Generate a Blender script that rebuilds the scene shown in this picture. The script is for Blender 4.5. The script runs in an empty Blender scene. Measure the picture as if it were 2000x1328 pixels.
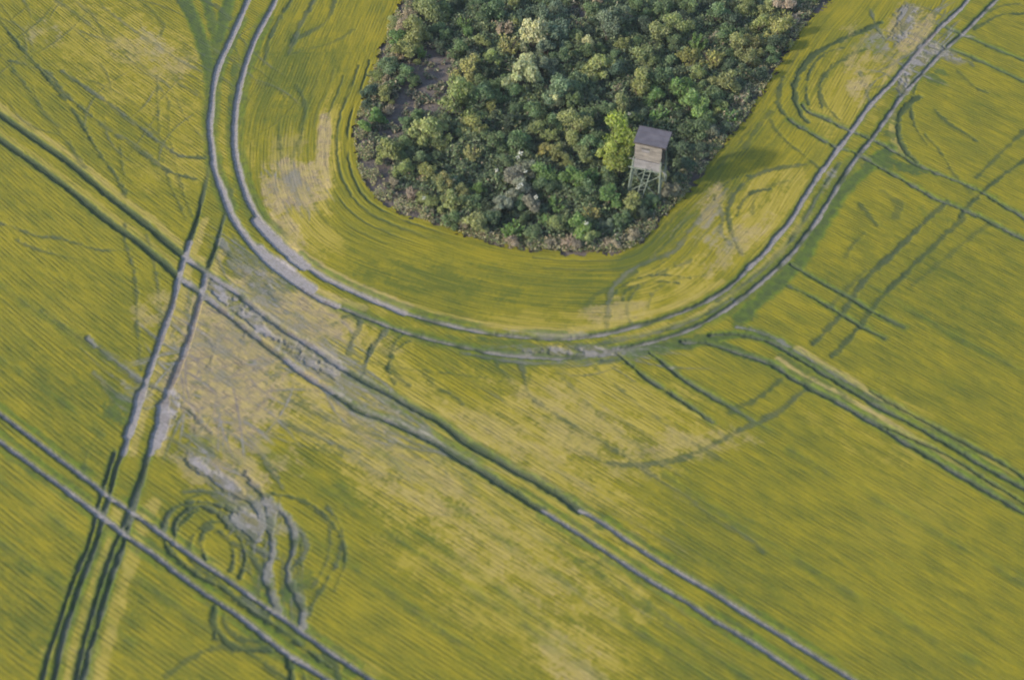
import bpy, bmesh, math, random
import numpy as np
from mathutils import Vector, Matrix

# ---------------------------------------------------------------- camera
sc = bpy.context.scene
COL = sc.collection
F, EL, HC = 2500.0, math.radians(48), 64.0          # focal length in pixels of a 2000 wide frame, dip, height
cam_d = bpy.data.cameras.new('camera'); cam = bpy.data.objects.new('camera', cam_d); COL.objects.link(cam)
cam.location = (0, 0, HC); cam.rotation_euler = (math.radians(90) - EL, 0, 0)
cam_d.sensor_width = 36; cam_d.lens = F / 2000 * 36
cam_d.clip_start = 1; cam_d.clip_end = 8000
cam_d.dof.use_dof = True; cam_d.dof.focus_distance = 150; cam_d.dof.aperture_fstop = 0.135
sc.camera = cam
# ---------------------------------------------------------------- sky and sun
SUN_EL, SUN_AZ = math.radians(27), (-.92, -.39)     # azimuth = direction towards the sun
w = bpy.data.worlds.new('World'); sc.world = w; w.use_nodes = True
nt = w.node_tree; bg = nt.nodes['Background']; bg.inputs[1].default_value = 0.15
sky = nt.nodes.new('ShaderNodeTexSky'); sky.sky_type = 'NISHITA'; sky.sun_disc = False
sky.sun_elevation = SUN_EL; sky.sun_rotation = math.atan2(SUN_AZ[0], SUN_AZ[1])
nt.links.new(sky.outputs[0], bg.inputs[0])
sl = bpy.data.lights.new('sun', 'SUN'); sl.energy = 2.5; sl.angle = math.radians(3); sl.color = (1, .88, .72)
so = bpy.data.objects.new('sun', sl); COL.objects.link(so)
sv = Vector((SUN_AZ[0] * math.cos(SUN_EL), SUN_AZ[1] * math.cos(SUN_EL), math.sin(SUN_EL)))
so.rotation_euler = sv.to_track_quat('Z', 'Y').to_euler(); so.location = (-60, 20, 60)
vs = sc.view_settings; vs.view_transform = 'Standard'; vs.look = 'None'; vs.gamma = 1; vs.exposure = 0.85

rnd = random.Random(7); rng = np.random.default_rng(7)
def unproj(px, py, z=0.0):
    a = (px - 1000) / F; b = (664 - py) / F
    dy = math.cos(EL) + b * math.sin(EL); dz = -math.sin(EL) + b * math.cos(EL)
    t = (HC - z) / -dz
    return a * t, dy * t
def tag(o, label=None, cat=None, group=None, kind=None):
    if label: o['label'] = label
    if cat: o['category'] = cat
    if group: o['group'] = group
    if kind: o['kind'] = kind
    return o
def lin(r, g, b):
    return tuple((c / 255 / 12.92) if c / 255 < .04045 else ((c / 255 + .055) / 1.055) ** 2.4 for c in (r, g, b)) + (1,)

# ================================================================ 1. THE FIELD: height and cover maps
def axis(lo, hi, step, far):
    a = list(np.arange(lo, hi, step)); s = step; l = []; p = lo
    while p > -far:
        s *= 1.28; p -= s; l.append(p)
    s = step; r = []; p = a[-1]
    while p < far:
        s *= 1.28; p += s; r.append(p)
    return np.array(l[::-1] + a + r, dtype=np.float64)
AX = axis(-51, 51, .075, 1500); AY = axis(29.5, 102, .075, 1500)
NX, NY = len(AX), len(AY)
GX, GY = np.meshgrid(AX, AY)                         # [iy, ix]
def vnoise(X, Y, seed, gx=512):
    r = np.random.default_rng(seed).random((gx, gx)).astype(np.float32)
    xi = np.floor(X).astype(np.int64); yi = np.floor(Y).astype(np.int64)
    fx = (X - xi).astype(np.float32); fy = (Y - yi).astype(np.float32)
    fx = fx * fx * (3 - 2 * fx); fy = fy * fy * (3 - 2 * fy)
    x0 = xi % gx; x1 = (xi + 1) % gx; y0 = yi % gx; y1 = (yi + 1) % gx
    a = r[y0, x0] * (1 - fx) + r[y0, x1] * fx; b = r[y1, x0] * (1 - fx) + r[y1, x1] * fx
    return a * (1 - fy) + b * fy
def fbm(X, Y, seed, n=3):
    t = 0; s = 0
    for k in range(n):
        t = t + vnoise(X * 2 ** k, Y * 2 ** k, seed + k) * .5 ** k; s += .5 ** k
    return t / s
def sm(x, a, b):
    t = np.clip((x - a) / (b - a), 0, 1); return t * t * (3 - 2 * t)

# picture-plane position of every ground point (used only to read the traced map)
dep = GY * math.cos(EL) + HC * math.sin(EL); dep = np.maximum(dep, 5)
PX = 1000 + F * GX / dep; PY = 664 - F * (GY * math.sin(EL) - HC * math.cos(EL)) / dep

def catmull(P, n=8):
    P = [np.array(p, float) for p in P]
    P = [2 * P[0] - P[1]] + P + [2 * P[-1] - P[-2]]
    out = []
    for i in range(1, len(P) - 2):
        p0, p1, p2, p3 = P[i - 1:i + 3]
        for k in range(n):
            t = k / n
            out.append(.5 * (2 * p1 + (p2 - p0) * t + (2 * p0 - 5 * p1 + 4 * p2 - p3) * t * t + (3 * p1 - p0 - 3 * p2 + p3) * t ** 3))
    out.append(P[-2]); return np.array(out)
def world_line(px, ext0=0, ext1=0, z=.12, n=4):
    w_ = np.array([unproj(x, y, z) for x, y in px])
    if ext0:
        d = w_[0] - w_[1]; w_ = np.vstack([w_[0] + d / np.hypot(*d) * ext0, w_])
    if ext1:
        d = w_[-1] - w_[-2]; w_ = np.vstack([w_, w_[-1] + d / np.hypot(*d) * ext1])
    return catmull(w_, n)

# --- traced polylines, pixels of the 2000 x 1328 photograph
OUT = [(500,-45),(485,0),(469,38),(451,77),(430,122),(418,164),(413,210),(410,252),(415,297),(420,336),(434,371),(449,413),(466,443),(490,475),(518,507),(546,531),(577,552),(612,577),(658,598),(702,615),(772,643),(825,659),(895,676),(965,690),(1035,697),(1105,700),(1168,691),(1210,682),(1262,671),(1350,643),(1415,607),(1465,570),(1510,531),(1545,498),(1573,461),(1600,425),(1632,371),(1671,311),(1702,273),(1737,224),(1765,185),(1797,150),(1842,101),(1881,66),(1926,21),(1947,0),(1990,-45)]
INN = [(556,-45),(539,0),(521,35),(497,80),(476,140),(463,196),(458,245),(459,297),(469,343),(490,402),(520,445),(548,472),(577,503),(630,540),(700,574),(790,612),(860,631),(947,650),(1000,657),(1105,662),(1175,654),(1262,632),(1350,603),(1422,563),(1461,524),(1492,496),(1510,472),(1545,430),(1583,367),(1625,308),(1667,252),(1702,203),(1741,164),(1790,105),(1835,56),(1877,17),(1895,-5),(1930,-45)]
T1U = [(0,224),(70,273),(140,322),(210,381),(280,434),(315,464),(357,500),(402,531),(455,566),(507,608),(560,647),(612,677)]
T1L = [(0,273),(70,322),(140,374),(206,428),(262,468),(315,510),(350,542),(395,573),(437,608),(490,650),(542,690)]
T3U = [(612,677),(650,706),(702,738),(755,766),(807,797),(860,825),(909,863),(965,894),(1017,926),(1070,954),(1133,996),(1175,1020),(1262,1080),(1350,1132),(1387,1153),(1475,1209),(1562,1262),(1667,1328)]
T3L = [(542,690),(590,728),(650,765),(702,801),(755,820),(807,843),(860,869),(895,893),(965,936),(1035,982),(1060,996),(1140,1048),(1210,1094),(1280,1139),(1350,1181),(1387,1206),(1475,1258),(1580,1328)]
T2U = [(0,808),(73,863),(122,901),(175,940),(210,968),(262,1003),(315,1041),(367,1080),(420,1115),(490,1164),(560,1213),(612,1251),(700,1311),(725,1328)]
T2L = [(0,862),(52,901),(105,940),(157,978),(210,1017),(245,1045),(297,1080),(350,1122),(402,1160),(455,1195),(507,1234),(560,1276),(630,1321)]
T4U = [(1385,655),(1447,654),(1510,671),(1545,692),(1597,724),(1650,755),(1702,787),(1755,815),(1807,843),(1860,874),(1912,905),(1954,929),(2000,954)]
T4L = [(1330,668),(1380,671),(1440,689),(1510,713),(1545,738),(1597,766),(1650,793),(1702,825),(1755,857),(1807,888),(1870,926),(2000,1003)]
T6U = [(1566,206),(1580,220),(1615,234),(1650,252),(1695,270),(1748,297),(1790,322),(1846,346),(1912,374),(2000,427)]
T6L = [(1541,234),(1580,259),(1632,287),(1678,303),(1713,325),(1772,357),(1825,388),(1895,416),(1947,441),(2000,469)]
T5U = [(1842,52),(1895,75),(1947,98),(2000,119)]
T5L = [(1842,92),(1895,112),(1947,136),(2000,161)]
T7U = [(1270,690),(1300,713),(1335,741),(1387,773),(1440,804),(1482,829),(1524,857)]
T7L = [(1205,690),(1224,706),(1262,738),(1350,795),(1391,825)]
T8U = [(1545,517),(1597,549),(1650,577),(1702,608),(1765,640)]
T8L = [(1540,560),(1597,587),(1650,619),(1685,640),(1727,661)]
VL = [(412,318),(404,352),(394,395),(385,430),(371,472),(353,528),(340,584),(322,640),(297,710),(280,762),(259,822),(241,885)]
VR = [(455,372),(447,400),(437,430),(420,489),(402,535),(388,594),(367,668),(346,720),(325,773),(311,822),(294,885)]
VA = [(224,884),(206,943),(192,990),(175,1059),(154,1108),(136,1157),(115,1220),(94,1283),(80,1340)]
VB = [(241,885),(227,915),(217,957),(206,996),(189,1059),(168,1115),(147,1171),(129,1227),(119,1265),(104,1340)]
VC = [(290,880),(275,930),(258,980),(240,1030),(224,1066),(206,1115),(192,1160),(178,1206),(161,1269),(146,1340)]
VD = [(294,885),(282,922),(269,968),(254,1020),(241,1066),(220,1122),(203,1178),(189,1230),(175,1272),(160,1340)]
COPSE = [(800,-70),(790,0),(768,60),(745,120),(722,190),(704,240),(702,300),(715,350),(745,390),(790,415),(850,436),(930,462),(1000,480),(1080,491),(1150,494),(1212,490),(1252,465),(1292,420),(1342,370),(1384,310),(1434,250),(1482,180),(1532,100),(1575,40),(1612,0),(1660,-70)]

# --- drill rows: a smooth scalar U that is constant along every tramline (metres across the rows)
n0 = np.array([math.cos(math.radians(50.6)), math.sin(math.radians(50.6))])
def feats(x, y):
    x = np.asarray(x) / 40; y = (np.asarray(y) - 65) / 40
    return np.stack([x * x, x * y, y * y, x ** 3, x * x * y, x * y * y, y ** 3], -1)
lines = [T1U, T1L, T3U, T3L, T2U, T2L, T4U[2:], T4L[2:], T6U, T6L, T5U, T5L, T7U, T7L, T8U, T8L]
con = [0, 1, 0, 1] + list(range(2, 14))
nc = max(con) + 1; rows_ = []; rhs = []
for li, c in zip(lines, con):
    wl = np.array([unproj(*p, .12) for p in li])
    for p in wl:
        r = np.zeros(9 + nc); r[0] = p[0] * 1.0; r[1] = p[1] - 65; r[2:9] = feats(p[0], p[1]); r[9 + c] = -1
        rows_.append(r); rhs.append(0)
A_ = np.array(rows_); base = A_[:, 0] * n0[0] + A_[:, 1] * n0[1]
M_ = np.hstack([A_[:, 2:9], A_[:, 9:]]); reg = np.eye(7 + nc) * .15; reg[7:] = 0
sol = np.linalg.lstsq(np.vstack([M_, reg]), np.concatenate([-base, np.zeros(7 + nc)]), rcond=None)[0]
cx_ = np.clip(GX, -55, 55); cy_ = np.clip(GY, 25, 110)
U = GX * n0[0] + (GY - 65) * n0[1] + feats(cx_, cy_) @ sol[:7]
V = GX * n0[1] - (GY - 65) * n0[0]

def inside(poly, X, Y):
    ins = np.zeros(X.shape, bool); n = len(poly)
    for i in range(n):
        x1, y1 = poly[i]; x2, y2 = poly[(i + 1) % n]
        if y1 == y2: continue
        c = ((y1 > Y) != (y2 > Y)) & (X < (x2 - x1) * (Y - y1) / (y2 - y1) + x1)
        ins ^= c
    return ins
def dist_field(line, pad, out=None, sout=None):
    """distance to an open polyline, and the arc length, near it only"""
    D = np.full(GX.shape, 99., np.float32) if out is None else out
    S = np.zeros(GX.shape, np.float32) if sout is None else sout
    s = 0
    for a, b in zip(line[:-1], line[1:]):
        d = b - a; L = math.hypot(*d)
        if L < 1e-6: continue
        i0, i1 = np.searchsorted(AX, (min(a[0], b[0]) - pad, max(a[0], b[0]) + pad)); j0, j1 = np.searchsorted(AY, (min(a[1], b[1]) - pad, max(a[1], b[1]) + pad))
        if i1 > i0 and j1 > j0:
            X = GX[j0:j1, i0:i1] - a[0]; Y = GY[j0:j1, i0:i1] - a[1]
            t = np.clip((X * d[0] + Y * d[1]) / (L * L), 0, 1)
            dd = np.hypot(X - t * d[0], Y - t * d[1]).astype(np.float32)
            v = D[j0:j1, i0:i1]; m = dd < v
            v[m] = dd[m]; q = S[j0:j1, i0:i1]; q[m] = (s + t * L)[m]
        s += L
    return D, S
copse_w = catmull(np.array([unproj(*p) for p in COPSE]), 4)
copse_poly = np.vstack([copse_w, [[60, 400], [-12, 400]]])
IN_COPSE = inside(copse_poly, GX, GY)
DC, _ = dist_field(copse_w, 25)
far_side = GY > 118
SD = np.where(IN_COPSE, -DC, DC)                      # signed distance from the edge of the copse
inn_w = world_line(INN)
ring_poly = np.vstack([inn_w, [[inn_w[-1][0] + 120, 400], [inn_w[0][0] + 5, 400]]])
RING = inside(ring_poly, GX, GY) & ~IN_COPSE
NW = fbm(GX * 1.6, GY * 1.6, 11, 2) - .5              # wobble of edges
NF = fbm(GX * 5.2, GY * 5.2, 17, 2) - .5              # fine clumps
U2 = np.where(RING, np.minimum(SD, 25), U)
V2 = np.where(RING, np.arctan2(GY - 90, GX - 5) * 16, V)
STR = fbm(U2 * 2.4, V2 * .42, 23, 3) - .5            # streaks along the rows
STR2 = fbm(U2 * .9, V2 * .16, 29, 2) - .5

Hh = .25 + .035 * (fbm(GX * .7, GY * .7, 31, 3) - .5) + .015 * NF + .03 * STR + .03 * (fbm(U2 * 4.6, V2 * 1.3, 37, 2) - .5)
HB = Hh.copy()                                        # the stand before anything drove over it
SOIL = np.zeros(GX.shape, np.float32); GREEN = SOIL.copy(); STRAW = SOIL.copy(); TONE = SOIL.copy()
OWN = np.zeros(GX.shape, np.int16)
owners = {}
def rut(px, w=.5, soil=1., green=0., deep=1., owner=None, ext=(0, 0), soft=.09, wob=.28, broken=0., world=None, z=.12, vary=None, straw=0.):
    global Hh, SOIL, GREEN, STRAW
    ln = world if world is not None else world_line(px, *ext, z=z)
    D, S = dist_field(ln, w * .5 + .9)
    m = D < w * .5 + .8
    d = D[m]; s = S[m]; nb = NW[m]
    n1 = vnoise(s * .55, s * 0 + ln[0][0] % 50, 101) - .5
    hw = w * .5 * (1 + (.22 if owner else .5) * n1)
    p = 1 - sm(d + wob * nb * .7 + .45 * max(wob, .2) * NF[m], hw - soft, hw + soft)
    k = np.ones_like(p)
    if broken: k = np.clip(1 - broken * 2.2 * np.clip(vnoise(s * .8, s * 0 + 3 * (ln[0][1] % 40), 77) - .35, 0, 1), 0, 1)
    if vary is not None: k = k * np.interp(s / max(s.max(), 1e-3), np.linspace(0, 1, len(vary)), vary)
    p = p * k
    Hh[m] = np.minimum(Hh[m], HB[m] * (1 - p * deep) + p * deep * .015)
    if soil:
        ps = (1 - sm(d + wob * nb * .7 + .45 * max(wob, .2) * NF[m], hw - soft - .06, hw + soft - .10)) * k
        SOIL[m] = np.maximum(SOIL[m], ps * soil * (1 if soil > .9 else np.clip(.55 + 1.6 * (vnoise(s * 1.3, s * 0, 55) - .3), 0, 1)))
    if straw: STRAW[m] = np.maximum(STRAW[m], p * straw)
    if green:
        q = (1 - sm(d + wob * nb, hw, hw + .35)) * k
        GREEN[m] = np.maximum(GREEN[m], q * green)
    if owner:
        idn = owners.setdefault(owner, len(owners) + 1)
        mm = np.zeros(GX.shape, bool); mm[m] = p * deep > .55
        OWN[mm] = idn

def patch(cx, cy, rx, ry, ang, kind, amt=1., thr=.5, stk=1., soft=.16, h=None, seed=0):
    """an uneven patch of cover; cx.. traced in the photograph"""
    global Hh, SOIL, GREEN, STRAW, TONE
    a = math.radians(ang); X = PX - cx; Y = PY - cy
    u = (X * math.cos(a) + Y * math.sin(a)) / rx; v = (-X * math.sin(a) + Y * math.cos(a)) / ry
    r2 = u * u + v * v
    m = (r2 < 1.9) & ~IN_COPSE & (np.abs(GX) < 60) & (GY < 110)
    env = 1 - sm(np.sqrt(r2[m]), .35, 1.35)
    n = .55 * fbm(U2[m] * 2.2 * stk + seed, V2[m] * (.5 if stk >= 1 else .9), 41 + seed, 3) + .45 * fbm(GX[m] * 1.1 + seed * 3, GY[m] * 1.1, 47 + seed, 2) + .40 * NF[m] + .25 * STR[m]
    thr = thr - .045
    p = sm(n + (env - 1) * .50, thr - soft * 1.05, thr + soft * 1.05) * np.minimum(env * 2, 1) * amt
    if kind == 'soil':
        br = sm(fbm(U2[m] * 3.4 + seed, V2[m] * 1.0, 61 + seed, 3), .33, .58); ps = p * (.25 + .75 * br)
        SOIL[m] = np.maximum(SOIL[m], ps); STRAW[m] = np.maximum(STRAW[m] * (1 - ps), p * .8 * (1 - ps)); q = .9 * sm(n + (env - 1) * .5, thr - .26, thr + .12) * np.minimum(env * 2, 1) * float(sm(np.float64(amt), .35, .8)); Hh[m] = np.minimum(Hh[m], HB[m] * (1 - q) + .02 * q)
    elif kind == 'straw':
        STRAW[m] = np.maximum(STRAW[m], p); Hh[m] = np.minimum(Hh[m], HB[m] * (1 - .5 * p))
    elif kind == 'green':
        GREEN[m] = np.maximum(GREEN[m], p); Hh[m] = np.minimum(Hh[m], HB[m] * (1 - .55 * p))
    elif kind == 'tone':
        TONE[m] += p * (1 if amt > 0 else 1)

# tone: + yellower / strawy, - greener; right of the copse it also paints in the cast shadow
for a in [(900,890,520,200,32,'tone',.55,.42),(720,800,330,130,34,'tone',.6,.40),(1180,800,260,120,20,'tone',.55,.45),
          (1000,1150,380,150,32,'tone',.35,.5),(1700,820,200,90,30,'tone',.25,.5),(260,120,260,120,35,'tone',.4,.5),
          (590,430,120,60,50,'tone',.6,.4),(1500,420,120,80,-50,'tone',.5,.42),(1290,580,140,60,-25,'tone',.55,.4),
          (1660,190,90,110,30,'tone',.35,.45),(1100,640,260,40,0,'tone',.4,.45),(640,300,30,120,5,'tone',.6,.4),
          (1120,1290,120,70,30,'tone',.6,.45),(640,640,100,60,35,'tone',.6,.35),(380,320,60,160,80,'tone',.3,.5),
          (1000,560,380,45,5,'tone',-.7,.36),(900,740,150,80,10,'tone',-.6,.42),(580,120,110,130,10,'tone',-.5,.40),(130,1180,160,150,30,'tone',-.5,.42),(1750,560,200,120,20,'tone',-.3,.42),(850,560,260,60,12,'tone',-.35,.45),(1280,470,120,35,-35,'tone',-1.,.32),
          (1430,330,110,60,-30,'tone',-.7,.4),(560,190,70,120,10,'tone',-.5,.45),(150,800,200,120,40,'tone',-.5,.45),
          (1500,700,120,60,30,'tone',-.25,.5),(1600,120,110,90,-50,'tone',-.3,.5),(300,1150,250,120,35,'tone',-.3,.5),
          (1800,600,260,160,25,'tone',-.2,.5),(1450,1080,300,120,30,'tone',-.25,.5)]:
    patch(*a[:6], amt=abs(a[6]) * 1.35, thr=a[7] - .05, seed=int(a[0]) % 37) if a[6] > 0 else None
    if a[6] < 0:
        T0 = TONE.copy(); patch(*a[:6], amt=-a[6], thr=a[7], seed=int(a[0]) % 37); TONE = 2 * T0 - TONE
TONE = TONE + .05 + .26 * (fbm(GX * .16, GY * .16, 83, 3) - .5) * 2

# straw coloured, lodged and trodden crop
for a in [(440,735,135,150,0,'straw',1.,.30,.6),(560,640,110,60,38,'straw',.9,.40,1),(420,640,90,60,40,'straw',.9,.46,1),(620,620,100,45,35,'straw',.95,.42,1),
          (500,560,70,50,40,'straw',.8,.5,1),(300,610,45,60,60,'straw',.55,.48,1),(660,800,160,50,34,'straw',.65,.47,1),
          (480,860,150,45,30,'straw',.7,.47,1),(575,365,75,62,-10,'straw',1.,.34,1),(632,300,14,90,6,'straw',1.,.28,1),
          (560,445,60,25,50,'straw',.8,.42,1),(1700,110,90,60,30,'straw',.55,.5,1),(1780,60,60,60,0,'straw',.8,.44,.6),
          (1390,400,28,50,30,'straw',.8,.4,1),(1440,470,100,50,-45,'straw',.6,.47,1),(1200,610,90,30,-10,'straw',.5,.46,1),
          (1130,840,220,80,32,'straw',.38,.51,1),(780,920,260,70,33,'straw',.42,.5,1),(1000,880,200,60,32,'straw',.35,.5,1),
          (1000,1100,300,90,32,'straw',.25,.54,1),(470,930,90,60,45,'straw',.75,.45,1),(380,920,70,40,40,'straw',.6,.45,1),
          (720,660,80,40,20,'straw',.35,.5,1),(1120,1300,110,60,30,'straw',.5,.48,1),(260,100,60,40,0,'straw',.4,.5,.6),
          (330,130,60,50,0,'straw',.5,.48,.6),(1680,175,30,50,-20,'straw',.85,.42,.6),(1790,80,20,30,0,'straw',.9,.35,.6),
          (1770,95,20,25,0,'straw',.9,.35,.6),(1330,870,180,40,-5,'straw',.5,.47,1),(560,300,60,60,0,'straw',.3,.5,1)]:
    patch(*a[:6], amt=a[6], thr=a[7], stk=a[8], seed=int(a[0] + a[1]) % 41)
# lush green regrowth
for a in [(235,800,55,50,40,'green',.8,.45),
          (1455,628,40,14,-25,'green',.7,.42),(1330,675,110,16,-8,'green',.8,.40),
          (1750,328,90,16,12,'green',.9,.38),(1670,345,50,16,-40,'green',.7,.42),(1740,260,18,60,10,'green',.8,.42),
          (880,640,90,10,12,'green',.8,.40),(950,668,140,8,6,'green',.7,.42),(570,560,30,20,40,'green',.7,.45),
          (880,885,46,16,32,'green',.9,.38),(570,1165,26,34,20,'green',1.,.36),(515,1130,26,30,40,'green',.8,.42),
          (598,1130,26,26,0,'green',.7,.45),(1440,690,80,12,18,'green',.9,.36),(1590,740,110,10,32,'green',.7,.42),
          (395,870,40,16,40,'green',.6,.5),(1830,430,60,20,30,'green',.5,.5),(620,1290,60,14,38,'green',.8,.4),
          (1830,155,30,24,0,'green',.8,.46),(1700,90,60,26,0,'green',.5,.5),(570,1240,60,14,36,'green',.7,.45),
          (440,880,60,14,40,'green',.5,.5),(700,800,130,16,32,'green',.4,.52),(455,195,10,150,4,'green',.8,.46)]:
    patch(*a[:6], amt=a[6], thr=a[7], seed=int(a[0] * 3 + a[1]) % 43)
# bare, silted and washed out places
for a in [(470,605,120,24,40,'soil',.95,.42,1),(600,700,110,18,33,'soil',.8,.44,1),(500,540,80,26,42,'soil',.7,.50,1),
          (450,690,100,90,30,'soil',.55,.50,.6),(560,640,140,50,38,'soil',.6,.48,1),(700,760,170,40,33,'soil',.5,.50,1),(700,790,110,20,32,'soil',.65,.50,1),(330,800,22,70,12,'soil',.95,.34,1),
          (575,372,55,40,0,'soil',.62,.47,1),(385,905,50,22,35,'soil',.95,.42,1),(440,945,66,18,42,'soil',.9,.42,1),
          (490,1020,40,18,45,'soil',.9,.42,1),(525,990,36,16,50,'soil',.8,.42,1),(1762,55,26,60,25,'soil',.8,.46,.6),
          (1800,112,50,24,-40,'soil',.8,.44,.6),(1765,165,16,40,15,'soil',.9,.38,.6),(1840,110,50,18,15,'soil',.7,.44,.6),
          (1380,425,20,60,38,'soil',.5,.48,1),(1130,690,130,12,0,'soil',.75,.44,1),(1200,690,60,12,-6,'soil',.7,.42,1),
          (1400,470,60,30,30,'soil',.4,.55,1),(270,770,60,20,30,'soil',.55,.52,1),(560,520,34,14,45,'soil',1.,.36,1),
          (1710,85,40,30,0,'soil',.6,.50,.6),(760,850,90,14,32,'soil',.5,.52,1),(300,90,40,50,0,'soil',.3,.55,.6),
          (90,70,60,40,30,'soil',.25,.58,.6),(1620,350,40,12,-55,'soil',.5,.5,1),(560,1030,20,30,70,'soil',.5,.5,1),(1055,655,180,10,2,'soil',.4,.5,1)]:
    patch(*a[:6], amt=a[6], thr=a[7], stk=a[8], seed=int(a[0] + a[1] * 2) % 47)

# wheel ruts
def scuffs(cx, cy, rx, ry, ang, n, dirs, lw=(2., 5.), w=(.12, .3), soil=(.4, 1.), depth=.8, seed=1):
    """short overlapping wheel scrapes where machines turned and skidded"""
    r = random.Random(seed); a = math.radians(ang)
    for _ in range(n):
        t = r.uniform(0, 6.283); q = math.sqrt(r.random()); u, v = rx * q * math.cos(t), ry * q * math.sin(t)
        c = np.array(unproj(cx + u * math.cos(a) - v * math.sin(a), cy + u * math.sin(a) + v * math.cos(a), .1))
        th = math.radians(r.choice(dirs) + r.gauss(0, 6)); L_ = r.uniform(*lw); d = np.array([math.cos(th), math.sin(th)]); pn = np.array([-d[1], d[0]]) * r.gauss(0, .12 * L_)
        ln = catmull(np.array([c - d * L_ / 2, c - d * L_ * .15 + pn * .6, c + d * L_ * .15 + pn * .6, c + d * L_ / 2]), 3)
        rut(None, r.uniform(*w), r.uniform(*soil), 0, min(depth * 1.0, .80), None, world=ln, wob=.12, soft=.10, vary=[0, .8, 1, .8, 0], straw=0.)
MAIN = 'earth track round the copse'
rut(OUT[:19], .62, 1, .3, 1, MAIN, soft=.12, wob=.14); rut(INN[:16], .58, 1, .3, 1, MAIN, soft=.12, wob=.14)
rut(OUT[18:31], .38, .75, .95, 1, MAIN, wob=.2); rut(INN[15:25], .38, .85, .8, 1, MAIN, wob=.2)
rut(OUT[30:], .46, .85, .7, 1, MAIN, wob=.2); rut(INN[24:], .48, .95, .6, 1, MAIN, wob=.2)
rut(OUT[18:31], .95, 0, .55, .35, None, wob=.5, soft=.2, broken=.3); rut(OUT[30:38], 1.1, 0, .7, .4, None, wob=.5, soft=.2, broken=.3)
rut(OUT[2:12], 1.0, 0, .6, .5, None, wob=.3, soft=.2); rut(INN[2:12], 1.0, 0, .5, .4, None, wob=.3, soft=.2)
rut([(505,486),(540,515),(580,542),(610,565)], .95, 1, 0, 1, MAIN); rut([(500,430),(530,462),(565,495),(595,520)], 1.0, 1, 0, 1, MAIN)
rut([(1740,290),(1690,335),(1655,365),(1625,405),(1597,455),(1562,512),(1520,553),(1482,588),(1446,622)], .75, .0, 1., .45, None, wob=.4, soft=.15)
rut([(1400,590),(1470,545),(1520,500),(1560,450),(1600,380),(1640,320)], .3, .2, .8, .8, None, broken=.5)
rut([(1130,678),(1200,668),(1290,648),(1370,620),(1430,585)], .3, .3, .7, .8, None, broken=.4)
rut([(900,690),(980,704),(1060,712),(1150,708),(1230,700)], .3, .3, .7, .8, None, broken=.4)
rut([(350,-40),(360,0),(378,38),(394,80),(408,130),(414,175)], .95, 0, 1., .55, None, soft=.2, vary=[.7, 1, 1, 1, .7])
rut([(392,-40),(408,20),(420,70),(424,120)], .7, 0, 1., .5, None, soft=.2, vary=[1, 1, .9, .7]); rut([(455,-20),(440,30),(428,80)], .8, 0, 1., .5, None, soft=.2)
TA = 'tramline through the bare patch'
rut(T1U, .55, .04, .4, 1, TA, ext=(25, 0), wob=.18, soft=.07); rut(T1L, .55, .04, .4, 1, TA, ext=(25, 0), wob=.18, soft=.07)
rut(T1U[6:] + T3U[1:3], .55, .9, 0, 1, TA); rut(T1L[6:] + T3L[1:3], .55, .9, 0, 1, TA)
rut(T3U[2:9], .56, .12, .8, 1, TA, wob=.16); rut(T3L[2:9], .56, .12, .9, 1, TA, wob=.16)
rut(T3U[8:11], .55, .1, .8, 1, TA, soft=.06); rut(T3L[8:11], .55, .1, .8, 1, TA, soft=.06)
rut(T3U[10:], .38, 1, .4, 1, TA, ext=(0, 20), wob=.1, soft=.05); rut(T3L[10:], .38, 1, .5, 1, TA, ext=(0, 20), wob=.1, soft=.05)
TB = 'tramline across the lower left corner'
rut(T2U, .36, .95, .4, 1, TB, ext=(20, 20), wob=.14, soft=.05); rut(T2L, .40, .95, .5, 1, TB, ext=(20, 20), wob=.14, soft=.05)
TC = 'tramline turning off the earth track to the right'
rut(T4U, .38, .22, 1., 1, TC, ext=(0, 25), soft=.07); rut(T4L, .38, .3, 1., 1, TC, ext=(0, 25), soft=.07)
rut([(1700,765),(1783,811),(1860,852),(1947,899),(2000,932)], .3, .1, .7, .9, TC, ext=(0, 20), soft=.06)
rut([(1690,812),(1720,829),(1790,860),(1860,895),(2000,983)], .26, .1, .6, .9, TC, ext=(0, 20), soft=.06)
rut([(1230,690),(1300,678),(1370,668),(1440,655),(1500,665),(1560,698),(1640,745),(1720,795)], .6, 0, 1., .5, None, wob=.4, soft=.15)
rut([(1440,640),(1500,655),(1560,690),(1640,738),(1720,785)], .35, .5, .6, .7, TC, wob=.4)
TD = 'green tramline crossing the earth track'
rut(T6U, .36, .3, .8, 1, TD, ext=(0, 20), wob=.4); rut(T6L, .36, .3, .8, 1, TD, ext=(0, 20), wob=.4)
TE = 'tramline in the upper right corner'
rut(T5U, .38, .1, .8, 1, TE, ext=(0, 20)); rut(T5L, .38, .1, .8, 1, TE, ext=(0, 20))
TF = 'short tramline below the track bend'
rut(T7U, .32, .2, .8, .95, TF, vary=[1,1,1,.9,.7,0]); rut(T7L, .32, .2, .7, .95, TF, vary=[1,1,1,1,.8])
TG = 'short tramline right of the track bend'
rut(T8U, .32, .1, .8, .95, TG, vary=[1,1,1,1,.7]); rut(T8L, .30, .1, .8, .95, TG, vary=[.7,1,1,1,.9])
TV = 'earth track running down the left side'
rut(VL[:5], .36, .1, .3, .95, TV, vary=[.45, .8, 1, 1], wob=.2); rut(VR[:5], .36, .15, .3, .95, TV, vary=[.45, .8, 1, 1], wob=.2)
rut(VL[4:], .52, .95, 0, 1, TV, wob=.15); rut(VR[4:], .56, .95, 0, 1, TV, wob=.15)
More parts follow.
